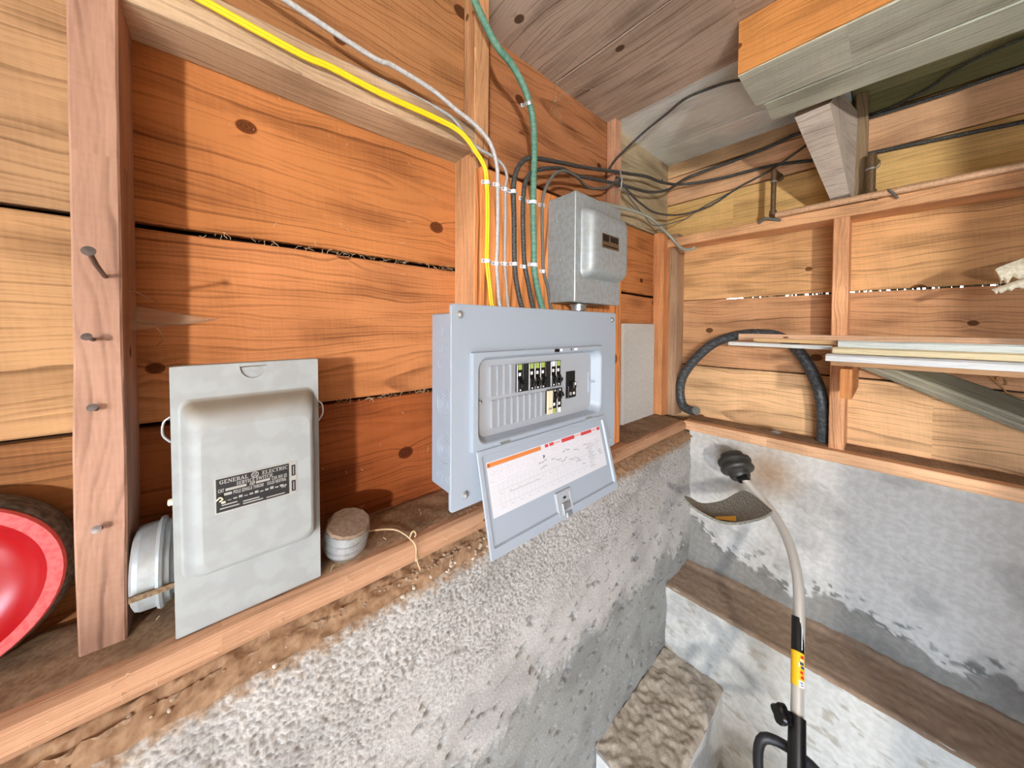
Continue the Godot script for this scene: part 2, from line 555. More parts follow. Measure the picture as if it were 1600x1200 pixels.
# key light behind left of the camera; the work lamp around it is invented
func key_lamp(at: Vector3, energy: float) -> void:
	plain("lamp_body", Color(0.85, 0.6, 0.1), 0.5)
	plain("lamp_black", Color(0.05, 0.05, 0.05), 0.5)
	var gl := plain("lamp_glass", Color(1, 1, 1), 0.3)
	gl.emission_enabled = true
	gl.emission = Color(1.0, 0.97, 0.92)
	gl.emission_energy_multiplier = 3.0
	var t := thing("key_lamp", Vector3(at.x, 0.0, at.z), "invented yellow lamp on a tripod stand, unseen behind the camera, housing the key light", "lamp")
	var aim := Vector3(0.72, -0.03, -0.69).normalized()
	var b := MB.new()
	b.X = Transform3D(Basis.looking_at(aim), at)
	b.box(Vector3(-0.075, -0.055, 0.0), Vector3(0.075, 0.055, 0.07), 0.008)
	part(b, "housing", M.lamp_body, t)
	b = MB.new()
	b.X = Transform3D(Basis.looking_at(aim), at)
	b.box(Vector3(-0.06, -0.042, -0.004), Vector3(0.06, 0.042, 0.0), 0.001)
	part(b, "glass", gl, t)
	b = MB.new()
	b.tube([Vector3(at.x, 0.45, at.z), Vector3(at.x, at.y - 0.05, at.z)] , 0.014)
	part(b, "pole", M.lamp_black, t)
	for k in 3:
		b = MB.new()
		var d := Vector3(cos(k * TAU / 3.0), 0, sin(k * TAU / 3.0))
		b.tube([Vector3(at.x, 0.6, at.z), Vector3(at.x, 0.01, at.z) + d * 0.35], 0.011)
		part(b, "leg", M.lamp_black, t)
	var l := AreaLight3D.new()
	l.name = "key_light"
	l.area_size = Vector2(0.12, 0.084)
	l.light_energy = energy
	l.light_color = Color(1.0, 0.985, 0.96)
	l.shadow_enabled = true
	l.area_range = 12.0
	l.transform = Transform3D(Basis.looking_at(aim), at + aim * 0.012)
	add_child(l)


func board(parent: Node3D, lo: Vector3, hi: Vector3, axis: int, tint: Color, key: float, mat: Material = null, wob := 0.004, nm := "board") -> MeshInstance3D:
	var b := MB.new()
	b.tint(tint)
	b.plank(lo, hi, axis, 0.0022, wob, key, nz, Vector2(0.5, 1.0 / 0.32) if mat != M.bold else Vector2(1.0 / 1.2, 1.0 / 0.62))
	return part(b, nm, mat if mat else M.board, parent)


func room() -> void:
	# ---- the board wall on the left of the picture (runs along x, its face at z = -0.75)
	var wl := structure("wall_left")
	var b := MB.new()
	b.tint(Color(0.10, 0.08, 0.07))
	b.box(Vector3(-2.2, 1.0, -0.86), Vector3(1.9, 2.6, -0.79))
	part(b, "sheathing", M.stud, wl)
	var or1 := Color(0.74, 0.50, 0.31)
	var or2 := Color(0.77, 0.53, 0.35)
	var or3 := Color(0.62, 0.36, 0.20)
	# beyond the first post, towards the doorway
	board(wl, Vector3(-2.1, 1.10, -0.776), Vector3(-0.112, 1.392, -0.75), 0, Color(0.62, 0.45, 0.30), 21)
	board(wl, Vector3(-2.1, 1.398, -0.776), Vector3(-0.112, 1.697, -0.75), 0, Color(0.67, 0.54, 0.40), 22)
	board(wl, Vector3(-2.1, 1.706, -0.776), Vector3(-0.112, 2.02, -0.75), 0, Color(0.68, 0.56, 0.43), 23)
	board(wl, Vector3(-2.1, 2.026, -0.776), Vector3(-0.112, 2.37, -0.75), 0, Color(0.67, 0.55, 0.42), 24)
	# between the posts and on to the corner
	board(wl, Vector3(-0.109, 1.10, -0.778), Vector3(1.74, 1.389, -0.752), 0, or3, 3)
	board(wl, Vector3(-0.109, 1.397, -0.776), Vector3(1.74, 1.6955, -0.75), 0, or2, 4)
	board(wl, Vector3(-0.109, 1.706, -0.776), Vector3(1.74, 1.9945, -0.75), 0, or1, 8.2)
	board(wl, Vector3(-0.109, 2.003, -0.776), Vector3(1.16, 2.37, -0.75), 0, Color(0.72, 0.51, 0.36), 6)
	board(wl, Vector3(1.17, 2.003, -0.776), Vector3(1.74, 2.37, -0.75), 0, Color(0.74, 0.70, 0.60), 7, M.stud)
	board(wl, Vector3(-0.088, 2.03, -0.75), Vector3(0.456, 2.37, -0.70), 0, Color(0.70, 0.52, 0.36), 9)
	# posts and studs
	var pale := Color(0.83, 0.66, 0.56)
	board(wl, Vector3(-0.1335, 1.135, -0.75), Vector3(-0.093, 2.37, -0.652), 1, Color(0.68, 0.55, 0.49), 31, M.stud, 0.003, "post")
	board(wl, Vector3(0.461, 1.135, -0.75), Vector3(0.503, 2.37, -0.661), 1, Color(0.86, 0.68, 0.52), 32.6, M.stud, 0.002, "stud")
	board(wl, Vector3(1.155, 1.135, -0.75), Vector3(1.20, 2.37, -0.712), 1, pale, 33, M.stud, 0.002, "stud")
	board(wl, Vector3(1.562, 1.135, -0.75), Vector3(1.632, 2.0, -0.70), 1, Color(0.84, 0.60, 0.42), 34, M.stud, 0.002, "stud")
	board(wl, Vector3(1.628, 1.135, -0.752), Vector3(1.716, 2.0, -0.667), 1, Color(0.68, 0.58, 0.49), 35, M.stud, 0.002, "stud")
	# blocking between the first post and the stud
	board(wl, Vector3(-0.093, 1.972, -0.75), Vector3(0.461, 2.03, -0.66), 0, Color(0.80, 0.72, 0.62), 36, M.stud, 0.002, "blocking")
	# sill plate with a worn front edge
	b = MB.new()
	b.tint(Color(0.73, 0.585, 0.48))
	var rings := []
	for i in 60:
		var x := -2.05 + 3.62 * i / 59.0
		var w: Callable = func(k: float) -> float: return nz.get_noise_2d(x * 140.0, k * 50.0) * 0.0035
		rings.append([Vector3(x, 1.094, -0.776), Vector3(x, 1.136, -0.776), Vector3(x, 1.136 + w.call(1.0), -0.606 + w.call(2.0)), Vector3(x, 1.131 + w.call(3.0), -0.597), Vector3(x, 1.121, -0.591 + w.call(4.0)), Vector3(x, 1.107, -0.591 + w.call(5.0)), Vector3(x, 1.097, -0.596 + w.call(6.0)), Vector3(x, 1.094, -0.604)])
	for i in 59:
		for k in 8:
			var k2 := (k + 1) % 8
			var o: Vector3 = [Vector3(0, 0, -1), Vector3(0, 1, 0), Vector3(0, 1, .5), Vector3(0, .6, 1), Vector3(0, 0, 1), Vector3(0, -.6, 1), Vector3(0, -1, .5), Vector3(0, -1, 0)][k]
			var x0: float = rings[i][0].x * 0.5; var x1: float = rings[i + 1][0].x * 0.5
			b.quad(rings[i][k], rings[i][k2], rings[i + 1][k2], rings[i + 1][k], o, PackedVector2Array([Vector2(x0, k * .09), Vector2(x0, k * .09 + .09), Vector2(x1, k * .09 + .09), Vector2(x1, k * .09)]))
	part(b, "sill_plate", M.stud, wl)
	dust_bed(wl, -0.42, 1.565, -0.749, -0.612, 1.1362, "sill_dust", 3)

	# ---- the board wall at the right (runs along z, its face at x = 1.71)
	var wb := structure("wall_back")
	var tan1 := Color(0.80, 0.62, 0.43)
	board(wb, Vector3(1.71, 1.10, -0.76), Vector3(1.736, 1.372, 2.30), 2, Color(0.90, 0.75, 0.58), 41.3)
	board(wb, Vector3(1.71, 1.378, -0.76), Vector3(1.736, 1.682, 2.30), 2, Color(0.82, 0.64, 0.49), 42.6)
	board(wb, Vector3(1.71, 1.6875, -0.76), Vector3(1.736, 1.985, 2.30), 2, Color(0.88, 0.71, 0.52), 43.1)
	board(wb, Vector3(1.71, 1.99, -0.76), Vector3(1.736, 2.165, 2.30), 2, Color(0.92, 0.79, 0.55), 44.7, M.stud)
	board(wb, Vector3(1.71, 2.169, -0.76), Vector3(1.736, 2.301, 2.30), 2, Color(0.92, 0.76, 0.62), 45.2, M.stud)
	board(wb, Vector3(1.71, 2.304, -0.76), Vector3(1.736, 2.37, -0.10), 2, Color(0.84, 0.72, 0.58), 45.9, M.stud)
	board(wb, Vector3(1.708, 2.304, -0.097), Vector3(1.736, 2.37, 2.30), 2, Color(0.52, 0.51, 0.38), 46.4, M.stud)
	b = MB.new()
	b.tint(Color(0.1, 0.08, 0.07))
	b.box(Vector3(1.74, 1.0, -0.80), Vector3(1.78, 1.655, 2.4))
	b.box(Vector3(1.74, 1.70, -0.80), Vector3(1.78, 2.6, 2.4))
	b.box(Vector3(1.736, 1.6, -0.80), Vector3(1.78, 1.75, -0.50))
	b.box(Vector3(1.736, 1.6, 0.215), Vector3(1.78, 1.75, 2.4))
	part(b, "sheathing", M.stud, wb)
	# moss and dirt caught in the open joint
	for i in 84:
		b = MB.new()
		var zz := -0.42 + 0.0074 * i + rng.randf_range(-0.003, 0.003)
		if rng.randf() < 0.12:
			continue
		if zz > -0.14 and zz < -0.085:
			continue
		var hh := rng.randf_range(0.0042, 0.0060)
		var yy := 1.6825 + (zz + 0.5) * 0.0 + rng.randf_range(0.0, 0.0012)
		b.tint(Color(0.16, 0.17, 0.10).lerp(Color(0.85, 0.85, 0.70), rng.randf() * rng.randf()))
		b.box(Vector3(1.714, yy, zz), Vector3(1.733, yy + hh, zz + rng.randf_range(0.005, 0.0105)), 0.0012)
		part(b, "moss", M.dust, wb)
	board(wb, Vector3(1.60, 1.933, -0.745), Vector3(1.71, 1.974, 2.30), 2, Color(0.90, 0.72, 0.56), 46, M.stud, 0.003, "rail")
	board(wb, Vector3(1.60, 1.135, -0.132), Vector3(1.71, 1.933, -0.092), 1, Color(0.92, 0.71, 0.55), 47, M.stud, 0.0015, "stud")
	board(wb, Vector3(1.60, 1.135, 0.62), Vector3(1.71, 1.933, 0.66), 1, Color(0.85, 0.62, 0.44), 48, M.stud, 0.0015, "stud")
	board(wb, Vector3(1.655, 1.974, -0.088), Vector3(1.71, 2.36, -0.058), 1, Color(0.60, 0.53, 0.44), 49, M.stud, 0.0015, "stud")
	board(wb, Vector3(1.566, 1.098, -0.60), Vector3(1.735, 1.136, 2.30), 2, Color(0.88, 0.72, 0.58), 50, M.stud, 0.003, "sill_plate")
	dust_bed(wb, 1.60, 1.705, -0.59, 1.0, 1.1362, "sill_dust", 4)
	# wedge-shaped knee under the beam
	b = MB.new()
	b.tint(Color(0.80, 0.78, 0.76))
	var u := [Vector3(1.60, 2.006, -0.143), Vector3(1.60, 2.010, -0.095), Vector3(1.365, 2.222, -0.127), Vector3(1.378, 2.222, -0.209)]
	var k_ := [Vector3(1.70, 1.985, -0.142), Vector3(1.70, 1.985, -0.080), Vector3(1.70, 2.30, -0.075), Vector3(1.70, 2.30, -0.215)]
	var tp := [u[3], u[2], Vector3(1.46, 2.30, -0.115), Vector3(1.46, 2.30, -0.212)]
	var cen := Vector3(1.58, 2.15, -0.13)
	var face := func(a: Vector3, e: Vector3, d: Vector3, f: Vector3, s: Vector2) -> void:
		b.quad(a, e, d, f, (a + e + d + f) / 4.0 - cen, PackedVector2Array([Vector2(0, 0), Vector2(s.x, 0), s, Vector2(0, s.y)]))
	face.call(u[0], u[1], u[2], u[3], Vector2(0.05, 0.9))
	face.call(u[1], k_[1], k_[2], tp[2], Vector2(0.12, 0.5))
	face.call(u[1], tp[2], u[2], u[1].lerp(u[2], 0.5), Vector2(0.1, 0.2))
	face.call(u[0], k_[0], k_[3], tp[3], Vector2(0.1, 0.4))
	face.call(u[0], tp[3], u[3], u[0].lerp(u[3], 0.5), Vector2(0.1, 0.2))
	face.call(u[0], u[1], k_[1], k_[0], Vector2(0.1, 0.1))
	face.call(tp[0], tp[1], tp[2], tp[3], Vector2(0.1, 0.1))
	face.call(tp[2], tp[3], k_[3], k_[2], Vector2(0.1, 0.1))
	part(b, "knee_bracket", M.stud, wb)

	# ---- ceiling planks (run along z) and the timber under them
	var ce := structure("ceiling")
	var brown := Color(0.74, 0.685, 0.645)
	var edges := [-2.1, -1.75, -1.38, -1.02, -0.68, -0.32, 0.05, 0.42, 0.842, 1.183]
	for i in edges.size() - 1:
		board(ce, Vector3(edges[i] + 0.002, 2.36, -0.775), Vector3(edges[i + 1] - 0.002, 2.386, 2.33), 2, brown.lightened(0.05 * sin(i * 2.1)), 60 + i * 1.7, M.board, 0.003, "plank")
	var white := Color(0.97, 1.0, 1.0)
	board(ce, Vector3(1.186, 2.367, -0.775), Vector3(1.53, 2.386, 2.33), 2, white, 71, M.moulding, 0.002, "plank")
	board(ce, Vector3(1.534, 2.367, -0.775), Vector3(1.74, 2.386, -0.10), 2, Color(0.91, 0.95, 0.95), 72, M.moulding, 0.002, "plank")
	board(ce, Vector3(1.534, 2.367, -0.097), Vector3(1.74, 2.386, 2.33), 2, Color(0.62, 0.62, 0.48), 73, M.board, 0.002, "plank")
	b = MB.new()
	b.tint(Color(0.2, 0.17, 0.15))
	b.box(Vector3(-2.2, 2.39, -0.86), Vector3(1.85, 2.45, 2.5))
	part(b, "floorboards_above", M.stud, ce)
	board(ce, Vector3(1.040, 2.22, -0.276), Vector3(1.2185, 2.362, 2.33), 2, Color(0.78, 0.82, 0.79), 74, M.stud, 0.003, "beam")
	board(ce, Vector3(1.227, 2.219, -0.258), Vector3(1.342, 2.362, 2.33), 2, Color(0.78, 0.83, 0.80), 75.4, M.stud, 0.004, "beam")
	b = MB.new()
	b.tint(Color(0.86, 0.62, 0.38))
	b.plank(Vector3(1.034, 2.2225, -0.275), Vector3(1.040, 2.359, 2.33), 2, 0.001, 0.0, 76.0, nz, Vector2(0.5, 3.1))
	part(b, "beam_facing", M.stud, ce)

	# ---- the rest of the building, behind the camera
	var con := Color(0.80, 0.79, 0.77)
	var fl := structure("floor")
	b = MB.new(); b.tint(Color(0.74, 0.73, 0.71))
	b.box(Vector3(-2.2, -0.12, -0.86), Vector3(1.85, 0.0, 2.5))
	part(b, "slab", M.plaster, fl)
	var wr := structure("wall_right")
	b = MB.new(); b.tint(con)
	b.box(Vector3(-2.2, 0.0, 2.34), Vector3(1.85, 1.1, 2.5))
	part(b, "concrete_base", M.plaster, wr)
	for i in 5:
		board(wr, Vector3(-2.1, 1.10 + i * 0.255, 2.34), Vector3(1.78, 1.352 + i * 0.255, 2.37), 0, Color(0.72, 0.53, 0.37), 80 + i * 1.3, M.board, 0.0)
	b = MB.new(); b.tint(con)
	b.box(Vector3(-2.2, 1.1, 2.37), Vector3(1.85, 2.45, 2.5))
	part(b, "sheathing", M.plaster, wr)
	var wf := structure("wall_front")
	b = MB.new(); b.tint(con)
	b.box(Vector3(-2.2, 0.0, -0.86), Vector3(-2.05, 2.40, 0.55))
	b.box(Vector3(-2.2, 0.0, 1.55), Vector3(-2.05, 2.40, 2.5))
	b.box(Vector3(-2.2, 2.10, 0.55), Vector3(-2.05, 2.40, 1.55))
	part(b, "masonry", M.plaster, wf)
	# unseen plank partition added right of the camera to shade the back wall
	var wp := structure("wall_light_block")
	board(wp, Vector3(0.62, 0.0, 0.475), Vector3(0.645, 1.28, 0.680), 1, Color(0.66, 0.47, 0.32), 89, M.board, 0.0)
	for i in 6:
		board(wp, Vector3(0.62, 0.0, 0.682 + i * 0.278), Vector3(0.645, 2.36, 0.957 + i * 0.278), 1, Color(0.66, 0.47, 0.32), 90 + i * 1.1, M.board, 0.0)


# a layer of settled dirt with lumps, as a low relief
func dust_bed(parent: Node3D, x0: float, x1: float, z0: float, z1: float, y: float, nm: String, seed_: int) -> void:
	var f := noise(seed_, 26.0, 4)
	var along_x := (x1 - x0) > (z1 - z0)
	var nu := int((x1 - x0) / 0.008); var nv := int((z1 - z0) / 0.008)
	var o := height_grid(Vector3(x0, y, z0), Vector3(x1 - x0, 0, 0), Vector3(0, 0, z1 - z0), nu, nv, Vector3.UP,
		func(p: Vector3, u: float, v: float) -> float:
			var edge := minf(1.0, minf(v if along_x else u, (1.0 - v) if along_x else (1.0 - u)) * 8.0)
			return maxf(0.0004, f.get_noise_2d(p.x, p.z) * 0.0025 + 0.0022 + 0.003 * (1.0 - (v if along_x else 1.0 - u))) * edge - 0.0012 * (1.0 - edge),
		func(p: Vector3, u: float, v: float) -> Color:
			return Color(0.50, 0.40, 0.30).lerp(Color(0.62, 0.51, 0.40), 0.5 + f.get_noise_2d(p.x * 0.4 + 5.0, p.z * 0.4)).srgb_to_linear())
	put_grid(o, nm, M.dust, parent).set_meta("kind", "stuff")


# a sheet of relief: returns mesh arrays; h(point, u, v) pushes along nrm, col(point, u, v) gives the linear colour
func height_grid(o: Vector3, du: Vector3, dv: Vector3, nu: int, nv: int, nrm: Vector3, h: Callable, col: Callable) -> Array:
	var vs := PackedVector3Array(); var ns := PackedVector3Array(); var cs := PackedColorArray(); var ts := PackedVector2Array(); var ix := PackedInt32Array()
	for j in nv + 1:
		for i in nu + 1:
			var u := float(i) / nu; var v := float(j) / nv
			var p := o + du * u + dv * v
			vs.append(p + nrm * float(h.call(p, u, v)))
			cs.append(col.call(p, u, v))
			ts.append(Vector2(u, v))
	var flip := du.cross(dv).dot(nrm) > 0.0
	for j in nv + 1:
		for i in nu + 1:
			var a := vs[j * (nu + 1) + mini(i + 1, nu)] - vs[j * (nu + 1) + maxi(i - 1, 0)]
			var b := vs[mini(j + 1, nv) * (nu + 1) + i] - vs[maxi(j - 1, 0) * (nu + 1) + i]
			var nn := a.cross(b).normalized()
			ns.append(nn if flip else -nn)
	for j in nv:
		for i in nu:
			var a := j * (nu + 1) + i
			if flip:
				ix.append_array([a, a + nu + 1, a + 1, a + 1, a + nu + 1, a + nu + 2])
			else:
				ix.append_array([a, a + 1, a + nu + 1, a + 1, a + nu + 2, a + nu + 1])
	var arr := []
	arr.resize(Mesh.ARRAY_MAX)
	arr[Mesh.ARRAY_VERTEX] = vs; arr[Mesh.ARRAY_NORMAL] = ns; arr[Mesh.ARRAY_COLOR] = cs; arr[Mesh.ARRAY_TEX_UV] = ts; arr[Mesh.ARRAY_INDEX] = ix
	return arr


func put_grid(arr: Array, nm: String, mat: Material, parent: Node3D) -> MeshInstance3D:
	var off: Vector3 = org.get(parent, Vector3.ZERO)
	var vs: PackedVector3Array = arr[Mesh.ARRAY_VERTEX]
	for i in vs.size():
		vs[i] -= off
	arr[Mesh.ARRAY_VERTEX] = vs
	var m := ArrayMesh.new()
	m.add_surface_from_arrays(Mesh.PRIMITIVE_TRIANGLES, arr)
	m.surface_set_material(0, mat)
	var o := MeshInstance3D.new()
	o.name = unique(parent, nm)
	o.mesh = m
	parent.add_child(o, true)
	org[o] = off
	return o


func foundation() -> void:
	var fw := structure("wall_foundation")
	var fine := noise(61, 125.0, 2); var mid := noise(62, 48.0, 2); var big := noise(63, 4.0, 3); var crack := noise(64, 9.0, 3)
	var white := Color(0.73, 0.715, 0.695); var grey := Color(0.59, 0.59, 0.575); var dirt := Color(0.58, 0.46, 0.35)
	# concrete under the left wall: rough stucco above, bare formed concrete lower down
	var rough := func(p: Vector3) -> float:
		return clampf((p.y - 0.74 - 0.10 * big.get_noise_2d(p.x * 1.3, p.y * 2.0) - 0.10 * maxf(0.0, p.x - 0.55)) / 0.16, 0.0, 1.0)
	var line := func(p: Vector3) -> float: return 0.635 + 0.06 * big.get_noise_2d(p.x * 2.0, 4.0) + 0.02 * crack.get_noise_2d(p.x * 4.0, p.y)
	var a := height_grid(Vector3(-0.32, 0.12, -0.571), Vector3(1.905, 0, 0), Vector3(0, 0.968, 0), 540, 275, Vector3(0, 0, 1),
		func(p: Vector3, u: float, v: float) -> float:
			var r: float = rough.call(p)
			var k := 1.0 - 0.75 * smoothstep(0.75, 1.25, p.x)
			var h := (fine.get_noise_2d(p.x, p.y) * 0.0030 + mid.get_noise_2d(p.x, p.y) * 0.0016) * (0.22 + 0.78 * r) * (0.35 + 0.65 * k)
			h += big.get_noise_2d(p.x, p.y * 1.6) * 0.008
			var step: float = line.call(p)
			h -= 0.006 * (1.0 - smoothstep(step - 0.02, step, p.y))
			var pit := maxf(0.0, crack.get_noise_2d(p.x * 1.4, p.y * 3.2) - 0.34) * (1.0 - 0.6 * r)
			h -= pit * 0.03
			h -= 0.016 * smoothstep(1.055, 1.088, p.y) * (0.6 + 0.8 * absf(mid.get_noise_2d(p.x * 0.6, p.y)))
			return h,
		func(p: Vector3, u: float, v: float) -> Color:
			var r: float = rough.call(p)
			var step: float = line.call(p)
			var c := grey.lerp(white, smoothstep(step - 0.03, step + 0.03, p.y + 0.02 * mid.get_noise_2d(p.x, p.y)))
			c = c.lerp(grey.darkened(0.12), 0.55 * smoothstep(0.28, 0.42, crack.get_noise_2d(p.x * 1.4, p.y * 3.2)) * (1.0 - r))
			c = c.darkened(0.30 * smoothstep(-0.05, 0.5, -fine.get_noise_2d(p.x, p.y)) * r)  # shade painted into the hollows of the stucco relief
			c = c.darkened(0.10 * smoothstep(0.05, 0.5, big.get_noise_2d(p.x * 0.8 + 7.0, p.y)))
			var top := smoothstep(1.035, 1.07, p.y + 0.022 * mid.get_noise_2d(p.x * 0.8, p.y))
			return c.lerp(dirt, 0.9 * top).srgb_to_linear())
	put_grid(a, "concrete_wall", M.stucco, fw)
	var b := MB.new(); b.tint(grey)
	b.box(Vector3(-2.1, 0.0, -0.86), Vector3(1.75, 1.078, -0.60))
	b.box(Vector3(-2.1, 0.0, -0.61), Vector3(-0.31, 1.078, -0.571))
	b.box(Vector3(1.62, 0.0, -0.60), Vector3(1.85, 1.096, 2.5))
	part(b, "concrete_core", M.plaster, fw)
	# crumbly mortar between the sill and the concrete
	a = height_grid(Vector3(-0.32, 1.083, -0.606), Vector3(1.89, 0, 0), Vector3(0, 0, 0.044), 300, 9, Vector3.UP,
		func(p: Vector3, u: float, v: float) -> float: return 0.012 * (1.0 - v) + mid.get_noise_2d(p.x * 0.5, p.z) * 0.006 + fine.get_noise_2d(p.x, p.z) * 0.0015 - 0.012 * v * v,
		func(p: Vector3, u: float, v: float) -> Color: return dirt.lerp(Color(0.70, 0.58, 0.46), 0.5 + mid.get_noise_2d(p.x + 3.0, p.z)).srgb_to_linear())
	put_grid(a, "mortar_bed", M.dust, fw).set_meta("kind", "stuff")

	# concrete under the back wall: painted above, bare along its foot, flaking between
	var peel := func(p: Vector3) -> float: return 0.585 + 0.10 * exp(-(p.z + 0.56) * 5.0) + 0.06 * big.get_noise_2d(p.z * 1.5, 8.0) + 0.035 * crack.get_noise_2d(p.z * 1.1, p.y * 1.6) + 0.010 * mid.get_noise_2d(p.z * 0.9, p.y * 0.9)
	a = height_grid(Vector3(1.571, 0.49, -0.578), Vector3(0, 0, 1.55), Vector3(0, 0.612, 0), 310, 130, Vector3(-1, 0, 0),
		func(p: Vector3, u: float, v: float) -> float:
			var pl: float = peel.call(p)
			var h := big.get_noise_2d(p.z, p.y * 1.5) * 0.005 + mid.get_noise_2d(p.z * 0.7, p.y * 0.7) * 0.0012
			h -= 0.003 * (1.0 - smoothstep(pl - 0.004, pl + 0.004, p.y))
			h -= maxf(0.0, crack.get_noise_2d(p.z * 1.5, p.y * 1.5 + 3.0) - 0.42) * 0.02
			return h,
		func(p: Vector3, u: float, v: float) -> Color:
			var pl: float = peel.call(p)
			var c := Color(0.55, 0.535, 0.51).lerp(Color(0.78, 0.765, 0.74), smoothstep(pl - 0.006, pl + 0.006, p.y))
			var near := 1.0 - smoothstep(0.0, 0.06, absf(p.y - pl - 0.015))
			c = c.lerp(Color(0.46, 0.46, 0.44), near * smoothstep(0.24, 0.34, crack.get_noise_2d(p.z * 2.2 + p.y, p.y * 3.0)))
			c = c.darkened(0.12 * smoothstep(0.0, 0.5, big.get_noise_2d(p.z * 0.8 + 2.0, p.y)))
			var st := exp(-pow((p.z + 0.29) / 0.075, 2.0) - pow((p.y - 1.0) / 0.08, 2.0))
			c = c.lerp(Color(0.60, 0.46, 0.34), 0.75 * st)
			return c.darkened(0.05 * maxf(0.0, fine.get_noise_2d(p.z * 0.6, p.y * 0.6))).srgb_to_linear())
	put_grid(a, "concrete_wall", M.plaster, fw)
	# footing ledge and its painted face
	a = height_grid(Vector3(1.352, 0.509, -0.578), Vector3(0.225, 0, 0), Vector3(0, 0, 1.55), 28, 190, Vector3.UP,
		func(p: Vector3, u: float, v: float) -> float: return big.get_noise_2d(p.x, p.z * 2.0) * 0.003 + mid.get_noise_2d(p.x * 0.7, p.z * 0.7) * 0.002 + 0.010 * smoothstep(0.8, 1.0, u) * (0.9 + 0.4 * mid.get_noise_2d(p.z * 0.3, p.x * 0.5)) - 0.006 * (1.0 - smoothstep(0.0, 0.04, u)),
		func(p: Vector3, u: float, v: float) -> Color: return Color(0.56, 0.47, 0.39).lerp(Color(0.66, 0.56, 0.47), 0.5 + 0.9 * big.get_noise_2d(p.x * 9.0, p.z * 0.9)).srgb_to_linear())
	put_grid(a, "footing_ledge", M.plaster, fw)
	a = height_grid(Vector3(1.355, 0.0, -0.578), Vector3(0, 0, 1.55), Vector3(0, 0.508, 0), 250, 84, Vector3(-1, 0, 0),
		func(p: Vector3, u: float, v: float) -> float: return big.get_noise_2d(p.z, p.y) * 0.005 + mid.get_noise_2d(p.z * 0.5, p.y * 0.5) * 0.0015 - 0.006 * smoothstep(0.97, 1.0, v),
		func(p: Vector3, u: float, v: float) -> Color: return Color(0.77, 0.76, 0.73).darkened(0.12 * smoothstep(0.0, 0.5, big.get_noise_2d(p.z + 5.0, p.y * 1.4))).lerp(Color(0.6, 0.56, 0.5), 0.6 * smoothstep(0.36, 0.44, crack.get_noise_2d(p.z * 1.2, p.y * 2.4))).srgb_to_linear())
	put_grid(a, "footing_face", M.plaster, fw)
	b = MB.new(); b.tint(grey)
	b.box(Vector3(1.37, 0.0, -0.60), Vector3(1.64, 0.496, 2.4))
	part(b, "footing_core", M.plaster, fw)
	# rough step of old concrete in the corner
	a = height_grid(Vector3(0.86, 0.255, -0.575), Vector3(0.50, 0, 0), Vector3(0, 0, 0.208), 90, 38, Vector3.UP,
		func(p: Vector3, u: float, v: float) -> float: return mid.get_noise_2d(p.x * 0.5, p.z * 0.5) * 0.006 + fine.get_noise_2d(p.x * 0.5, p.z * 0.5) * 0.002 + big.get_noise_2d(p.x * 2.0, p.z * 2.0) * 0.01 - 0.01 * smoothstep(0.94, 1.0, v),
		func(p: Vector3, u: float, v: float) -> Color: return Color(0.70, 0.65, 0.58).lerp(Color(0.76, 0.71, 0.64), 0.5 + mid.get_noise_2d(p.x, p.z)).srgb_to_linear())
	put_grid(a, "rough_step", M.stucco, fw)
	b = MB.new(); b.tint(Color(0.80, 0.79, 0.77))
	b.box(Vector3(0.86, 0.0, -0.575), Vector3(1.36, 0.243, -0.371), 0.006)
	part(b, "step_body", M.plaster, fw)
	# loose lumps along the top of the left concrete
	var lump := SphereMesh.new()
	lump.radius = 0.5; lump.height = 0.8; lump.radial_segments = 7; lump.rings = 4
	var mm := MultiMesh.new()
	mm.transform_format = MultiMesh.TRANSFORM_3D
	mm.use_colors = true
	mm.mesh = lump
	mm.instance_count = 260
	for i in 260:
		var x := rng.randf_range(-0.28, 1.5) if i > 130 else rng.randf_range(0.24, 0.56)
		var s := rng.randf_range(0.003, 0.0085) * (1.35 if absf(x - 0.42) < 0.18 else 1.0)
		var k := rng.randf()
		mm.set_instance_transform(i, Transform3D(Basis.from_euler(Vector3(rng.randf() * 6.0, rng.randf() * 6.0, rng.randf() * 6.0)).scaled(Vector3(s, s * rng.randf_range(0.6, 1.0), s * rng.randf_range(0.7, 1.3))), Vector3(x, 1.086 - 0.018 * k * k, -0.592 + 0.027 * k)))
		mm.set_instance_color(i, Color(0.78, 0.74, 0.68).lerp(Color(0.60, 0.48, 0.37), 0.4 + 0.6 * rng.randf() if k < 0.6 else rng.randf() * 0.4).srgb_to_linear())
	var mi := MultiMeshInstance3D.new()
	mi.name = "loose_lumps"
	mi.multimesh = mm
	mi.material_override = M.stucco
	mi.set_meta("kind", "stuff")
	fw.add_child(mi, true)


func words(text: String, size: float, at: Vector3, bas: Basis, mat: Material, parent: Node3D, nm := "lettering", serif := false, width := 0.0) -> MeshInstance3D:
	var tm := TextMesh.new()
	var f := SystemFont.new()
	f.font_names = PackedStringArray(["Droid Serif" if serif else "Droid Sans"])
	f.font_weight = 700
	tm.font = f
	tm.text = text
	tm.font_size = 64
	tm.pixel_size = size / 46.0
	tm.depth = 0.0004
	tm.curve_step = 2.0
	tm.material = mat
	var o := MeshInstance3D.new()
	o.name = unique(parent, nm)
	o.mesh = tm
	var sx := 1.0
	if width > 0.0:
		sx = width / maxf(tm.get_aabb().size.x, 0.0001)
	o.transform = Transform3D(bas * Basis.from_scale(Vector3(sx, 1, 1)), at - org.get(parent, Vector3.ZERO))
	parent.add_child(o, true)
	org[o] = at
	return o


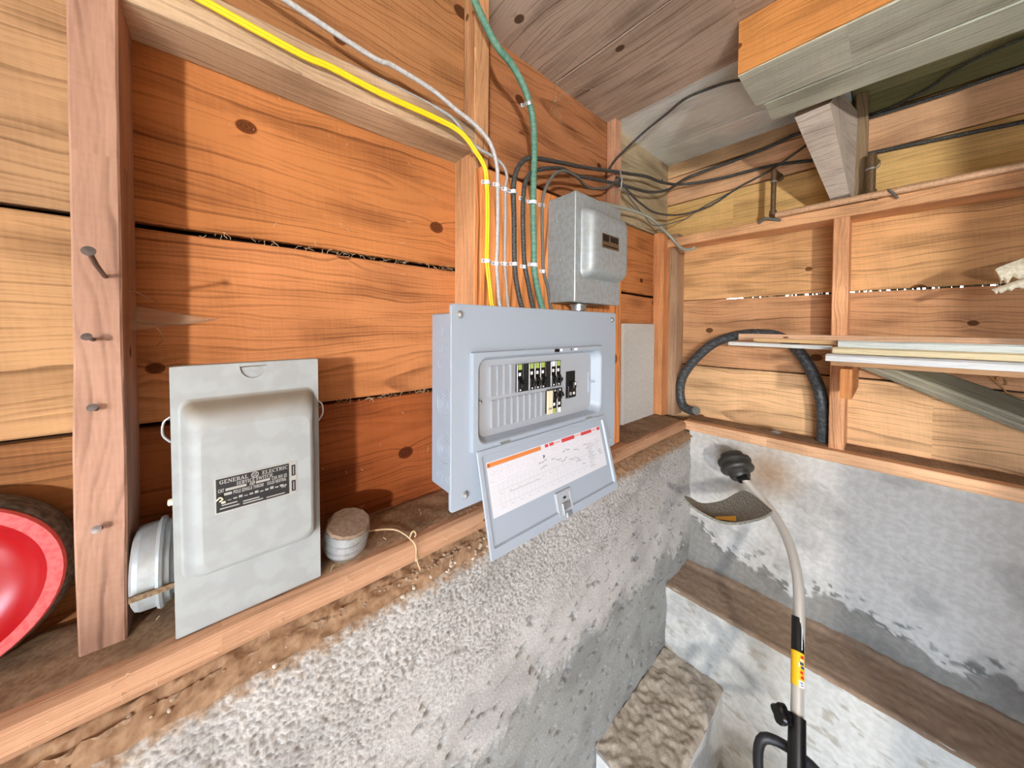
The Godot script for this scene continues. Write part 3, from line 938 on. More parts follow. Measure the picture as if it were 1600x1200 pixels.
func screw(b: MB, at: Vector3, r: float, dir := Vector3(0, 0, 1)) -> void:
	b.lathe([Vector2(r * 1.25, 0), Vector2(r * 1.25, r * 0.2), Vector2(r, r * 0.3), Vector2(r * 0.8, r * 0.75), Vector2(r * 0.3, r), Vector2(0, r)], frame(at, dir), 14)


func breaker_panel() -> void:
	# plywood-like backing board with its grain upright
	var b := MB.new()
	b.tint(Color(0.90, 0.62, 0.40))
	b.plank(Vector3(0.461, 1.138, -0.660), Vector3(1.082, 1.925, -0.635), 1, 0.0015, 0.002, 5.3, nz, Vector2(1.0 / 1.2, 1.0 / 0.62))
	solo(b, "backing_board", M.bold, "orange fir backing board with upright swirling grain behind the breaker panel", "board")

	var t := thing("breaker_panel", Vector3(0.591, 1.207, -0.58), "blue-grey breaker panel with its lower door hanging open, mounted on the orange board", "breaker panel")
	# enclosure behind the cover
	b = MB.new()
	var rings := []
	for q in [[0.001, -0.634], [0.0, -0.633], [0.0, -0.532]]:
		rings.append(rrect(0.336 + q[0], 1.222 + q[0], 0.846 - q[0], 1.577 - q[0], 0.003, q[1], 2))
	b.loft(rings, true, false)
	var box := part(b, "enclosure", M.panel_paint, t)
	var kn := [[1.395, -0.583, 0.030], [1.305, -0.583, 0.030], [1.475, -0.60, 0.011], [1.475, -0.566, 0.011], [1.508, -0.60, 0.011], [1.508, -0.566, 0.011], [1.541, -0.60, 0.011], [1.541, -0.566, 0.011], [1.247, -0.60, 0.011], [1.247, -0.566, 0.011]]
	for q in kn:
		b = MB.new()
		var fr := frame(Vector3(0.336, q[0], q[1]), Vector3(-1, 0, 0))
		var r: float = q[2]
		while r > 0.006:
			b.lathe([Vector2(r, 0.0), Vector2(r - 0.0004, 0.0012), Vector2(r - 0.0022, 0.0012), Vector2(r - 0.0026, 0.0)], fr, 24)
			r -= 0.0068
		part(b, "knockout", M.panel_paint, box)
	# front cover with its raised frame and rounded opening
	b = MB.new()
	rings = [rrect(0.3185, 1.209, 0.8645, 1.5905, 0.004, -0.5335), rrect(0.316, 1.2065, 0.867, 1.593, 0.006, -0.532), rrect(0.316, 1.2065, 0.867, 1.593, 0.006, -0.5265), rrect(0.3172, 1.2077, 0.8658, 1.5918, 0.0055, -0.525),
		rrect(0.358, 1.309, 0.7905, 1.5025, 0.002, -0.525), rrect(0.3595, 1.3105, 0.789, 1.501, 0.002, -0.517), rrect(0.3605, 1.3115, 0.788, 1.500, 0.002, -0.5165),
		rrect(0.371, 1.3195, 0.784, 1.4925, 0.024, -0.5165), rrect(0.3735, 1.322, 0.781, 1.490, 0.024, -0.519), rrect(0.383, 1.327, 0.766, 1.4835, 0.024, -0.5395)]
	b.loft(rings)
	var cover := part(b, "cover", M.panel_paint, t)
	for q in [[0.334, 1.573], [0.846, 1.573], [0.3475, 1.2315]]:
		b = MB.new()
		screw(b, Vector3(q[0], q[1], -0.525), 0.0062)
		part(b, "screw", M.zinc, cover, "bright screw head")
	b = MB.new()
	screw(b, Vector3(0.848, 1.226, -0.525), 0.004)
	part(b, "screw", M.panel_paint, cover)
	# latch slot and stickers on the frame's upper edge
	b = MB.new()
	b.box(Vector3(0.590, 1.4925, -0.5166), Vector3(0.607, 1.4995, -0.5158), 0.0002)
	part(b, "latch_slot", M.black_plastic, cover, "dark latch slot")
	b = MB.new()
	b.box(Vector3(0.609, 1.4935, -0.5167), Vector3(0.618, 1.4995, -0.5158), 0.0002)
	part(b, "sticker", M.white_print, cover)
	b = MB.new()
	b.box(Vector3(0.664, 1.4935, -0.5167), Vector3(0.676, 1.4995, -0.5158), 0.0002)
	part(b, "sticker", M.white_print, cover)
	words("N", 0.005, Vector3(0.6515, 1.4962, -0.5160), Basis(), M.dark_grey_plastic, cover)
	# dead front
	b = MB.new()
	b.box(Vector3(0.375, 1.322, -0.5455), Vector3(0.775, 1.488, -0.5394), 0.0003)
	var df := part(b, "dead_front", M.panel_inner, t)
	b = MB.new()
	screw(b, Vector3(0.3915, 1.399, -0.5394), 0.0045)
	part(b, "screw", M.zinc, df)
	b = MB.new()
	b.box(Vector3(0.752, 1.374, -0.540), Vector3(0.757, 1.430, -0.5355), 0.0008)
	b.tube([Vector3(0.7545, 1.402, -0.537), Vector3(0.772, 1.4025, -0.530)], 0.0022, 8)
	part(b, "latch_tab", M.panel_paint, df)
	# blanks: narrow twist-out plates, one edge proud
	var blank := func(x: float, y0: float, y1: float) -> void:
		b = MB.new()
		var z := -0.5394
		var pr := [Vector3(x + 0.0012, y0, z), Vector3(x + 0.0012, y0, z + 0.0060), Vector3(x + 0.0176, y0, z + 0.0014), Vector3(x + 0.0172, y0, z)]
		var pt := []
		for p in pr:
			pt.append(p + Vector3(0, y1 - y0, 0))
		for k in 3:
			b.quad(pr[k], pr[k + 1], pt[k + 1], pt[k], [Vector3(-1, 0, 0), Vector3(0, 0, 1), Vector3(1, 0, 0)][k])
		b.quad(pt[0], pt[1], pt[2], pt[3], Vector3.UP)
		b.quad(pr[0], pr[1], pr[2], pr[3], Vector3.DOWN)
		part(b, "blank", M.panel_inner, t)
	for k in 4:
		blank.call(0.4135 + k * 0.0184, 1.4075, 1.4695)
	for k in 9:
		blank.call(0.4175 + k * 0.0184, 1.342, 1.3985)
	# breakers: a black body in its window, a stepped face and a rocker toggle
	for k in 8:
		breaker(t, 0.4872 + k * 0.0184, 1.4075, 1.4690, 1.0, 1 if k in [1, 5] else 0, k != 6)
	for k in 3:
		breaker(t, 0.5838 + k * 0.0184, 1.3440, 1.3985, -1.0, 2 if k == 0 else 0, k == 1)
	# main breaker in its deep window
	b = MB.new()
	b.box(Vector3(0.6595, 1.3695, -0.5400), Vector3(0.6965, 1.4385, -0.5385), 0.0004)
	var mb := part(b, "main_breaker", M.dark_void, t, "tall black main breaker in its own window")
	b = MB.new()
	b.box(Vector3(0.6625, 1.372, -0.539), Vector3(0.694, 1.402, -0.5325), 0.0015)
	b.box(Vector3(0.672, 1.397, -0.539), Vector3(0.684, 1.4125, -0.523), 0.002)
	part(b, "toggle", M.black_plastic, mb)
	b = MB.new()
	b.box(Vector3(0.6755, 1.4045, -0.5232), Vector3(0.6805, 1.4115, -0.5226), 0.0002)
	part(b, "marking", M.white_print, mb)
	b = MB.new()
	b.lathe([Vector2(0.0038, 0), Vector2(0.0038, 0.0006), Vector2(0, 0.0006)], frame(Vector3(0.684, 1.382, -0.5325), Vector3(0, 0, 1)), 10)
	part(b, "marking", M.white_print, mb)
	b = MB.new()
	b.lathe([Vector2(0.0038, 0), Vector2(0.0038, 0.0006), Vector2(0.0022, 0.0006)], frame(Vector3(0.671, 1.382, -0.5325), Vector3(0, 0, 1)), 10)
	part(b, "marking", M.white_print, mb)
	panel_door(t)


func breaker(t: Node3D, x: float, y0: float, y1: float, way: float, kind: int, lime: bool) -> void:
	var b := MB.new()
	var z := -0.5385
	var ym := (y0 + y1) / 2.0
	b.box(Vector3(x + 0.0004, y0, z - 0.004), Vector3(x + 0.0178, y1, z + 0.0035), 0.0008)
	if kind == 1:
		part(b, "breaker_blank", M.dark_grey_plastic, t)
		return
	b.box(Vector3(x + 0.0022, minf(ym - way * 0.030, ym - way * 0.004), z), Vector3(x + 0.0172, maxf(ym - way * 0.030, ym - way * 0.004), z + 0.007), 0.001)
	var o := part(b, "breaker", M.black_plastic, t)
	if kind == 2:
		b = MB.new()
		b.box(Vector3(x, y0 - 0.0005, z + 0.0036), Vector3(x + 0.0180, y1 + 0.0005, z + 0.0078), 0.0004)
		part(b, "paper_label", M.cream_paper, o, "cream paper label")
		words("OFF", 0.0036, Vector3(x + 0.009, y0 + 0.012, z + 0.0079), Basis(), M.dark_grey_plastic, o)
		return
	b = MB.new()
	var yt := ym - way * 0.013
	b.X = Transform3D(Basis(Vector3(1, 0, 0), way * 0.5), Vector3(x + 0.010, yt, z + 0.007))
	b.box(Vector3(-0.0045, -0.005, -0.003), Vector3(0.0045, 0.005, 0.0085), 0.0014)
	part(b, "toggle", M.black_plastic, o)
	b = MB.new()
	b.box(Vector3(x + 0.0004, y0 + 0.001, z + 0.0032), Vector3(x + 0.0022, y1 - 0.001, z + 0.0042), 0.0002)
	b.box(Vector3(x + 0.0055, ym + way * 0.008 - 0.0035, z + 0.0032), Vector3(x + 0.0125, ym + way * 0.008 + 0.0035, z + 0.0039), 0.0002)
	b.box(Vector3(x + 0.006, ym - way * 0.026 - 0.0016, z + 0.0068), Vector3(x + 0.010, ym - way * 0.026 + 0.0016, z + 0.0074), 0.0002)
	part(b, "marking", M.white_print, o)
	b = MB.new()
	var ya := ym + way * 0.024
	b.box(Vector3(x + 0.0045, ya - 0.006, z + 0.0032), Vector3(x + 0.0155, ya + 0.006, z + 0.004), 0.0002)
	part(b, "rating_label", M.lime_print if lime else M.white_print, o)


func panel_door(t: Node3D) -> void:
	# hangs from its hinge, leaning out; local frame: x along the hinge, y up the door, z towards the viewer
	var ey := Vector3(0, 0.969, -0.247).normalized()
	var X := Transform3D(Basis(Vector3(1, 0, 0), ey, Vector3(1, 0, 0).cross(ey)), Vector3(0.366, 1.3115, -0.5145))
	var b := MB.new()
	b.X = X
	var w := 0.426
	var l := -0.1925
	var rings := [rrect(0.001, l + 0.001, w - 0.001, -0.001, 0.002, -0.003, 2), rrect(0.0, l, w, 0.0, 0.002, -0.002, 2), rrect(0.0, l, w, 0.0, 0.002, 0.0, 2), rrect(0.0012, l + 0.0012, w - 0.0012, -0.0012, 0.002, 0.0012, 2),
		rrect(0.0095, l + 0.0175, w - 0.0095, -0.010, 0.003, 0.0012, 2), rrect(0.0125, l + 0.0205, w - 0.0125, -0.0125, 0.003, -0.0028, 2)]
	b.loft(rings, true, true)
	var d := part(b, "door", M.panel_paint, t, "hinged door hanging open with the circuit directory on its inside")
	for x in [0.058, 0.345]:
		b = MB.new()
		b.X = X
		b.tube([Vector3(x, 0.002, 0.001), Vector3(x + 0.026, 0.002, 0.001)], 0.0028, 8)
		part(b, "hinge", M.zinc, d)
	# the directory sheet
	b = MB.new()
	b.X = X
	var z := -0.0026
	b.quad(Vector3(0.0195, -0.1265, z), Vector3(0.4015, -0.1265, z), Vector3(0.4015, -0.0255, z), Vector3(0.0195, -0.0255, z), Vector3(0, 0, 1))
	b.quad(Vector3(0.0195, -0.1265, z - 0.0002), Vector3(0.4015, -0.1265, z - 0.0002), Vector3(0.4015, -0.0255, z - 0.0002), Vector3(0.0195, -0.0255, z - 0.0002), Vector3(0, 0, -1))
	part(b, "directory_sheet", directory_material(), d, "white printed directory sheet with orange and red heading bars")
	words("P", 0.0075, X * Vector3(0.1775, -0.052, z + 0.0002), X.basis, M.black_ink, d)
	# latch pocket
	b = MB.new()
	b.X = X
	rings = [rrect(0.189, -0.186, 0.241, -0.1335, 0.003, -0.0028, 3), rrect(0.1905, -0.1845, 0.2395, -0.135, 0.003, 0.002, 3), rrect(0.1945, -0.180, 0.2355, -0.139, 0.003, 0.002, 3), rrect(0.197, -0.178, 0.233, -0.141, 0.003, 0.0005, 3)]
	b.loft(rings, false, true)
	var lp := part(b, "latch_plate", M.panel_inner, d)
	b = MB.new()
	b.X = X
	b.box(Vector3(0.212, -0.152, 0.0006), Vector3(0.222, -0.1475, 0.0012), 0.0002)
	part(b, "latch_hole", M.black_plastic, d)
	b = MB.new()
	b.X = X
	b.box(Vector3(0.203, -0.172, 0.0005), Vector3(0.231, -0.159, 0.0045), 0.0012)
	b.box(Vector3(0.212, -0.190, 0.0005), Vector3(0.230, -0.180, 0.0055), 0.001)
	b.box(Vector3(0.203, -0.183, 0.0005), Vector3(0.209, -0.172, 0.006), 0.0008)
	part(b, "latch", M.zinc, d)


func directory_material() -> StandardMaterial3D:
	var w := 1024
	var h := 272
	var im := Image.create(w, h, false, Image.FORMAT_RGB8)
	im.fill(Color(0.82, 0.83, 0.85))
	var r := RandomNumberGenerator.new()
	r.seed = 3
	var R := func(x: float, y: float, ww: float, hh: float, c: Color) -> void: im.fill_rect(Rect2i(int(x), int(y), maxi(1, int(ww)), maxi(1, int(hh))), c)
	var orange := Color(0.82, 0.50, 0.27); var red := Color(0.78, 0.25, 0.25); var ink := Color(0.42, 0.43, 0.46); var pale := Color(0.80, 0.80, 0.84)
	R.call(4, 5, 405, 22, orange)
	R.call(8, 8, 16, 16, Color(0.65, 0.35, 0.2))
	R.call(445, 5, 30, 18, red); R.call(485, 5, 40, 18, red); R.call(530, 12, 60, 6, Color(0.85, 0.55, 0.55)); R.call(600, 5, 130, 22, red); R.call(735, 10, 60, 8, Color(0.88, 0.6, 0.6))
	R.call(800, 5, 120, 20, red); R.call(925, 10, 50, 8, Color(0.88, 0.6, 0.6)); R.call(985, 5, 34, 20, red)
	for q in [[8, 34, 110, 44], [130, 34, 140, 60], [280, 34, 120, 44], [450, 32, 190, 40], [650, 32, 200, 40], [870, 30, 140, 36], [8, 84, 112, 30]]:
		R.call(q[0], q[1], q[2], q[3], Color(0.86, 0.86, 0.89))
		var y: float = q[1] + 3
		while y < q[1] + q[3] - 3:
			var x: float = q[0] + 4
			while x < q[0] + q[2] - 8:
				var ww := r.randf_range(4, 14)
				R.call(x, y, minf(ww, q[0] + q[2] - 3 - x), 2, pale.darkened(r.randf() * 0.25))
				x += ww + 4
			y += 6
	# the two tables of circuits
	for y0 in [124, 192]:
		R.call(60, y0, 770, 2, pale)
		R.call(60, y0 + 30, 770, 2, pale.darkened(0.1))
		for k in 25:
			R.call(60 + k * 32, y0 - 8, 1, 66, pale.darkened(0.15))
			if k % 2 == 0:
				R.call(70 + k * 32, y0 + 46, 10, 3, pale.darkened(0.25))
	R.call(130, 178, 240, 3, Color(0.62, 0.63, 0.66))
	# the pencilled names
	for q in [[370, 96, 80], [480, 100, 100], [590, 84, 90], [700, 92, 60], [800, 84, 40], [560, 130, 70], [700, 168, 60], [640, 140, 120], [760, 200, 40], [380, 130, 60], [820, 120, 40]]:
		var x: float = q[0]
		var y: float = q[1]
		for k in int(q[2] / 3.0):
			x += r.randf_range(1, 4)
			y += r.randf_range(-3, 3)
			R.call(x, y, 3, r.randf_range(2, 7), ink.lightened(r.randf() * 0.35))
	for k in 13:
		for q in [[840, 90, 90], [850, 100, 60]]:
			R.call(q[0], q[1] + k * 12, r.randf_range(30, q[2]), 3, pale.darkened(0.3 * r.randf()))
	for k in 10:
		R.call(940, 78 + k * 9, r.randf_range(15, 50), 2, pale.darkened(0.35 * r.randf()))
	R.call(935, 74, 1, 70, pale); R.call(1000, 74, 1, 70, pale)
	for k in 24:
		var a := k * TAU / 24.0
		R.call(972 + cos(a) * 10, 160 + sin(a) * 10, 3, 3, ink)
	R.call(960, 180, 44, 3, ink.lightened(0.2))
	var m := plain("directory_print", Color.WHITE, 0.45)
	m.albedo_texture = ImageTexture.create_from_image(im)
	m.cull_mode = BaseMaterial3D.CULL_DISABLED
	return m


func service_switch() -> void:
	# the old service switch stands on the sill, turned a touch anticlockwise
	var t := thing("service_switch", Vector3(0.04, 1.137, -0.655), "large dusty grey steel service switch with a domed cover, standing on the sill", "switch box")
	var X := Transform3D(Basis(Vector3(0, 0, 1), 0.008), Vector3(-0.0455, 1.1375, -0.61))
	var w := 0.168
	var h := 0.358
	var b := MB.new()
	b.X = X
	# plate with a thumb notch cut into its upper part
	var nx := 0.0855; var ny := 0.3535; var nr := 0.0155
	var outer := PackedVector2Array([Vector2(0, 0.002), Vector2(0.002, 0), Vector2(w - 0.002, 0), Vector2(w, 0.002), Vector2(w, h - 0.002), Vector2(w - 0.002, h), Vector2(nx + nr, h)])
	outer.append(Vector2(nx + nr, ny))
	for k in range(1, 12):
		var a := -PI * k / 12.0
		outer.append(Vector2(nx + cos(a) * nr, ny + sin(a) * nr * 1.15))
	outer.append(Vector2(nx - nr, ny))
	outer.append(Vector2(nx - nr, h))
	outer.append_array([Vector2(0.002, h), Vector2(0, h - 0.002)])
	b.prism(outer, -0.0022, 0.0)
	# folded rim
	b.box(Vector3(0, 0, -0.014), Vector3(0.0018, h, -0.001), 0.0004)
	b.box(Vector3(w - 0.0018, 0, -0.014), Vector3(w, h, -0.001), 0.0004)
	b.box(Vector3(0, h - 0.0015, -0.014), Vector3(w, h, -0.009), 0.0004)
	b.box(Vector3(nx - nr, h - 0.0045, -0.003), Vector3(nx + nr, h, 0.0), 0.0004)
	var plate := part(b, "cover", M.dusty_steel, t)
	b = MB.new()
	b.X = X
	# bowl of the thumb notch
	var bowl := []
	for j in 6:
		var r := nr * cos(j * PI / 11.0)
		var ring := []
		for k in 13:
			var a := -PI * k / 12.0
			ring.append(Vector3(nx + cos(a) * r, ny + sin(a) * r * 1.15, -0.001 - 0.019 * sin(j * PI / 10.0)))
		bowl.append(ring)
	b.loft(bowl, false, false, true)
	part(b, "thumb_notch", M.dusty_steel, plate)
	# pressed dome
	b = MB.new()
	b.X = X
	var rings := []
	for q in [[-0.002, 0.0, 0.012], [0.0, 0.001, 0.012], [0.0012, 0.004, 0.012], [0.0035, 0.010, 0.013], [0.006, 0.016, 0.014], [0.010, 0.0212, 0.015], [0.0145, 0.0242, 0.016], [0.020, 0.0252, 0.016]]:
		rings.append(dome_ring(0.009 + q[0] * 1.0, 0.076 + q[0] * 0.7, w - 0.007 - q[0] * 0.5, 0.311 - q[0] * 1.7, q[2], q[1], 0.010))
	b.loft(rings, false, false, false, true)
	b.fan(rings[-1], rings[-2])
	# dust lies thickest on the sloping shoulder and thins out down the face
	for i in b.v.size():
		var up_ := clampf(b.n[i].y * 1.2, 0.0, 1.0)
		b.c[i] = Color.WHITE.lerp(Color(0.86, 0.76, 0.66).srgb_to_linear(), up_)
	part(b, "dome", M.dusty_steel, plate)
	# box behind
	b = MB.new()
	b.X = X
	b.box(Vector3(0.006, 0.012, -0.095), Vector3(w - 0.006, h - 0.006, -0.003), 0.002)
	part(b, "body", M.galvanised, t)
	# wire catches at the sides
	for q in [[-0.001, 0.276, -1.0], [w + 0.001, 0.272, 1.0]]:
		b = MB.new()
		b.X = X
		b.tube(spline([Vector3(q[0], q[1] + 0.016, -0.010), Vector3(q[0] + q[2] * 0.006, q[1] + 0.010, -0.010), Vector3(q[0] + q[2] * 0.007, q[1] - 0.006, -0.010), Vector3(q[0], q[1] - 0.017, -0.010)], 4), 0.0014, 6)
		part(b, "wire_catch", M.zinc, t)
	b = MB.new()
	b.X = X
	b.lathe([Vector2(0.0045, 0), Vector2(0.0045, 0.004), Vector2(0.003, 0.005), Vector2(0, 0.005)], frame(Vector3(-0.001, 0.176, -0.02), Vector3(-1, 0, 0)), 10)
	part(b, "rivet", M.cream_paper, t)
	# conduit hub on the left side
	b = MB.new()
	b.lathe([Vector2(0.0, 0.036), Vector2(0.046, 0.036), Vector2(0.052, 0.033), Vector2(0.054, 0.028), Vector2(0.0545, 0.013), Vector2(0.0575, 0.012), Vector2(0.059, 0.009), Vector2(0.0575, 0.006), Vector2(0.054, 0.005), Vector2(0.052, 0.0), Vector2(0.045, -0.001), Vector2(0.044, -0.012)], frame(Vector3(-0.052, 1.218, -0.672), Vector3(-1, 0, 0)), 40)
	var hub := part(b, "conduit_hub", M.galvanised, t, "round grey conduit hub")
	b = MB.new()
	b.box(Vector3(-0.0865, 1.2055, -0.6165), Vector3(-0.046, 1.2125, -0.6128), 0.0006)
	part(b, "strap", M.bronze_pipe, hub)
	# nameplate
	b = MB.new()
	b.X = X
	var z := 0.0252
	b.box(Vector3(0.0405, 0.161, z - 0.001), Vector3(0.1335, 0.2095, z + 0.0006), 0.0004)
	var np := part(b, "nameplate", M.plate_metal, t, "black and silver nameplate")
	b = MB.new()
	b.X = X
	b.box(Vector3(0.0425, 0.163, z + 0.0002), Vector3(0.1235, 0.2078, z + 0.0009), 0.0002)
	b.box(Vector3(0.1265, 0.188, z + 0.0002), Vector3(0.1315, 0.204, z + 0.0009), 0.0002)
	b.box(Vector3(0.1265, 0.165, z + 0.0002), Vector3(0.1315, 0.181, z + 0.0009), 0.0002)
	part(b, "name_field", M.black_ink, np)
	var put := func(s: String, size: float, x: float, y: float, wd: float, serif: bool) -> void: words(s, size, X * Vector3(x, y, z + 0.0010), X.basis, M.plate_metal, np, "lettering", serif, wd)
	put.call("GENERAL", 0.0050, 0.0610, 0.2030, 0.030, true)
	put.call("ELECTRIC", 0.0050, 0.1065, 0.2030, 0.030, true)
	put.call("SERVICE SWITCH", 0.0032, 0.0835, 0.1966, 0.040, true)
	put.call("CAT", 0.0028, 0.0475, 0.1915, 0.006, false)
	put.call("AMP", 0.0028, 0.0805, 0.1915, 0.006, false)
	put.call("CSA NO 22", 0.0028, 0.1115, 0.1915, 0.018, false)
	put.call("POLE SINGLE THROW", 0.0028, 0.0765, 0.1858, 0.033, false)
	put.call("SOLID NEUTRAL", 0.0028, 0.1085, 0.1858, 0.023, false)
	put.call("HP", 0.0028, 0.1170, 0.1760, 0.006, false)
	b = MB.new()
	b.X = X
	b.box(Vector3(0.052, 0.1900, z + 0.0006), Vector3(0.074, 0.1932, z + 0.0012), 0.0001)
	b.box(Vector3(0.0845, 0.1900, z + 0.0006), Vector3(0.1005, 0.1932, z + 0.0012), 0.0001)
	b.box(Vector3(0.0505, 0.1842, z + 0.0006), Vector3(0.0585, 0.1874, z + 0.0012), 0.0001)
	for k in 11:
		b.box(Vector3(0.054 + k * 0.0058, 0.1765, z + 0.0006), Vector3(0.0580 + k * 0.0058, 0.1772 + 0.003 * fmod(k * 0.37, 1.0), z + 0.0011), 0.0001)
	for q in [[0.046, 0.1675, 0.066], [0.070, 0.1698, 0.088], [0.070, 0.1665, 0.092], [0.048, 0.1718, 0.064], [0.096, 0.1660, 0.118]]:
		b.box(Vector3(q[0], q[1] - 0.0007, z + 0.0006), Vector3(q[2], q[1] + 0.0007, z + 0.0012), 0.0001)
	b.box(Vector3(0.1285, 0.190, z + 0.0006), Vector3(0.1295, 0.202, z + 0.0012), 0.0001)
	b.box(Vector3(0.1285, 0.167, z + 0.0006), Vector3(0.1295, 0.179, z + 0.0012), 0.0001)
	b.lathe([Vector2(0.0043, 0), Vector2(0.0043, 0.0005), Vector2(0.0034, 0.0005), Vector2(0.0034, 0)], Transform3D(Basis(Vector3(1, 0, 0), PI / 2.0), Vector3(0.0835, 0.2030, z + 0.0007)), 20)
	part(b, "marking", M.plate_metal, np)
	put.call("GE", 0.0035, 0.0835, 0.2030, 0.0052, true)
	b = MB.new()
	b.X = X
	b.tube(spline([Vector3(0.0425, 0.180, z + 0.002), Vector3(0.0465, 0.184, z + 0.004), Vector3(0.049, 0.181, z + 0.004), Vector3(0.046, 0.178, z + 0.002)], 5), 0.0009, 6)
	b.box(Vector3(0.0475, 0.1745, z + 0.0008), Vector3(0.052, 0.177, z + 0.0022), 0.0004)
	part(b, "seal_wire", M.cream_paper, np)


# a rounded ring whose upper edge slopes down to the left, as the dome's does
func dome_ring(x0: float, y0: float, x1: float, y1: float, r: float, z: float, slope: float) -> Array:
	var o := rrect(x0, y0, x1, y1, r, z, 6)
	return o


func small_switch() -> void:
	var t := thing("safety_switch", Vector3(0.79, 1.617, -0.585), "small galvanised safety switch with a domed cover, above the panel's right corner", "switch box")
	var x0 := 0.691; var x1 := 0.905; var y0 := 1.619; var y1 := 1.902; var zf := -0.537
	var b := MB.new()
	b.box(Vector3(x0, y0, -0.6345), Vector3(x1, y1, zf - 0.002), 0.002)
	b.box(Vector3(x0 - 0.0012, y0 + 0.006, zf - 0.028), Vector3(x0, y1 - 0.004, zf - 0.003), 0.0005)
	var body := part(b, "body", M.galvanised, t)
	b = MB.new()
	var fr := frame(Vector3(x0, 1.846, -0.592), Vector3(-1, 0, 0))
	for r in [0.024, 0.015]:
		b.lathe([Vector2(r, 0.0), Vector2(r - 0.0006, 0.0012), Vector2(r - 0.0022, 0.0012), Vector2(r - 0.0028, 0.0)], fr, 28)
	part(b, "knockout", M.galvanised, body)
	b = MB.new()
	screw(b, Vector3(x0, 1.732, -0.590), 0.004, Vector3(-1, 0, 0))
	part(b, "screw", M.zinc, body)
	# cover with its rounded rim
	b = MB.new()
	var rings := [rrect(x0 - 0.002, y0 - 0.002, x1 + 0.002, y1 + 0.002, 0.003, zf - 0.012, 3), rrect(x0 - 0.002, y0 - 0.002, x1 + 0.002, y1 + 0.002, 0.003, zf - 0.002, 3), rrect(x0, y0, x1, y1, 0.003, zf, 3)]
	b.loft(rings, true, true)
	var cover := part(b, "cover", M.galvanised, t)
	b = MB.new()
	rings = []
	for q in [[-0.002, 0.0], [0.0, 0.002], [0.002, 0.010], [0.006, 0.020], [0.012, 0.028], [0.020, 0.032], [0.030, 0.033]]:
		rings.append(rrect(0.715 + q[0], 1.684 + q[0], 0.903 - q[0] * 0.7, 1.868 - q[0], 0.018, zf + q[1], 6))
	b.loft(rings, false, true, false, true)
	part(b, "dome", M.galvanised, cover, "pressed dome stained with rust")
	b = MB.new()
	var z := zf + 0.0332
	b.box(Vector3(0.760, 1.7635, z - 0.001), Vector3(0.842, 1.8015, z + 0.0006), 0.0003)
	var np := part(b, "nameplate", M.bronze_pipe, cover, "small dark nameplate")
	b = MB.new()
	b.box(Vector3(0.763, 1.781, z + 0.0002), Vector3(0.792, 1.799, z + 0.0009), 0.0002)
	b.box(Vector3(0.799, 1.783, z + 0.0002), Vector3(0.838, 1.798, z + 0.0009), 0.0002)
	b.box(Vector3(0.765, 1.768, z + 0.0002), Vector3(0.838, 1.7715, z + 0.0009), 0.0002)
	part(b, "name_field", M.black_ink, np)
	b = MB.new()
	b.tube(spline([Vector3(0.906, 1.852, zf + 0.004), Vector3(0.922, 1.845, zf + 0.006), Vector3(0.926, 1.825, zf + 0.006), Vector3(0.916, 1.810, zf + 0.004), Vector3(0.906, 1.812, zf + 0.004)], 5), 0.002, 7)
	part(b, "ring_catch", M.copper, t)
	b = MB.new()
	b.lathe([Vector2(0.0, 0.0), Vector2(0.026, 0.0), Vector2(0.026, -0.006), Vector2(0.0215, -0.006), Vector2(0.0215, -0.020), Vector2(0, -0.020)], frame(Vector3(0.772, 1.6185, -0.588), Vector3(0, 1, 0)), 20)
	part(b, "connector", M.zinc, t)


func cable(nm: String, pts: Array, r: float, mat: Material, label: String, per := 8) -> MeshInstance3D:
	var b := MB.new()
	b.tube(spline(pts, per), r, 10)
	return solo(b, nm, mat, label, "cable")


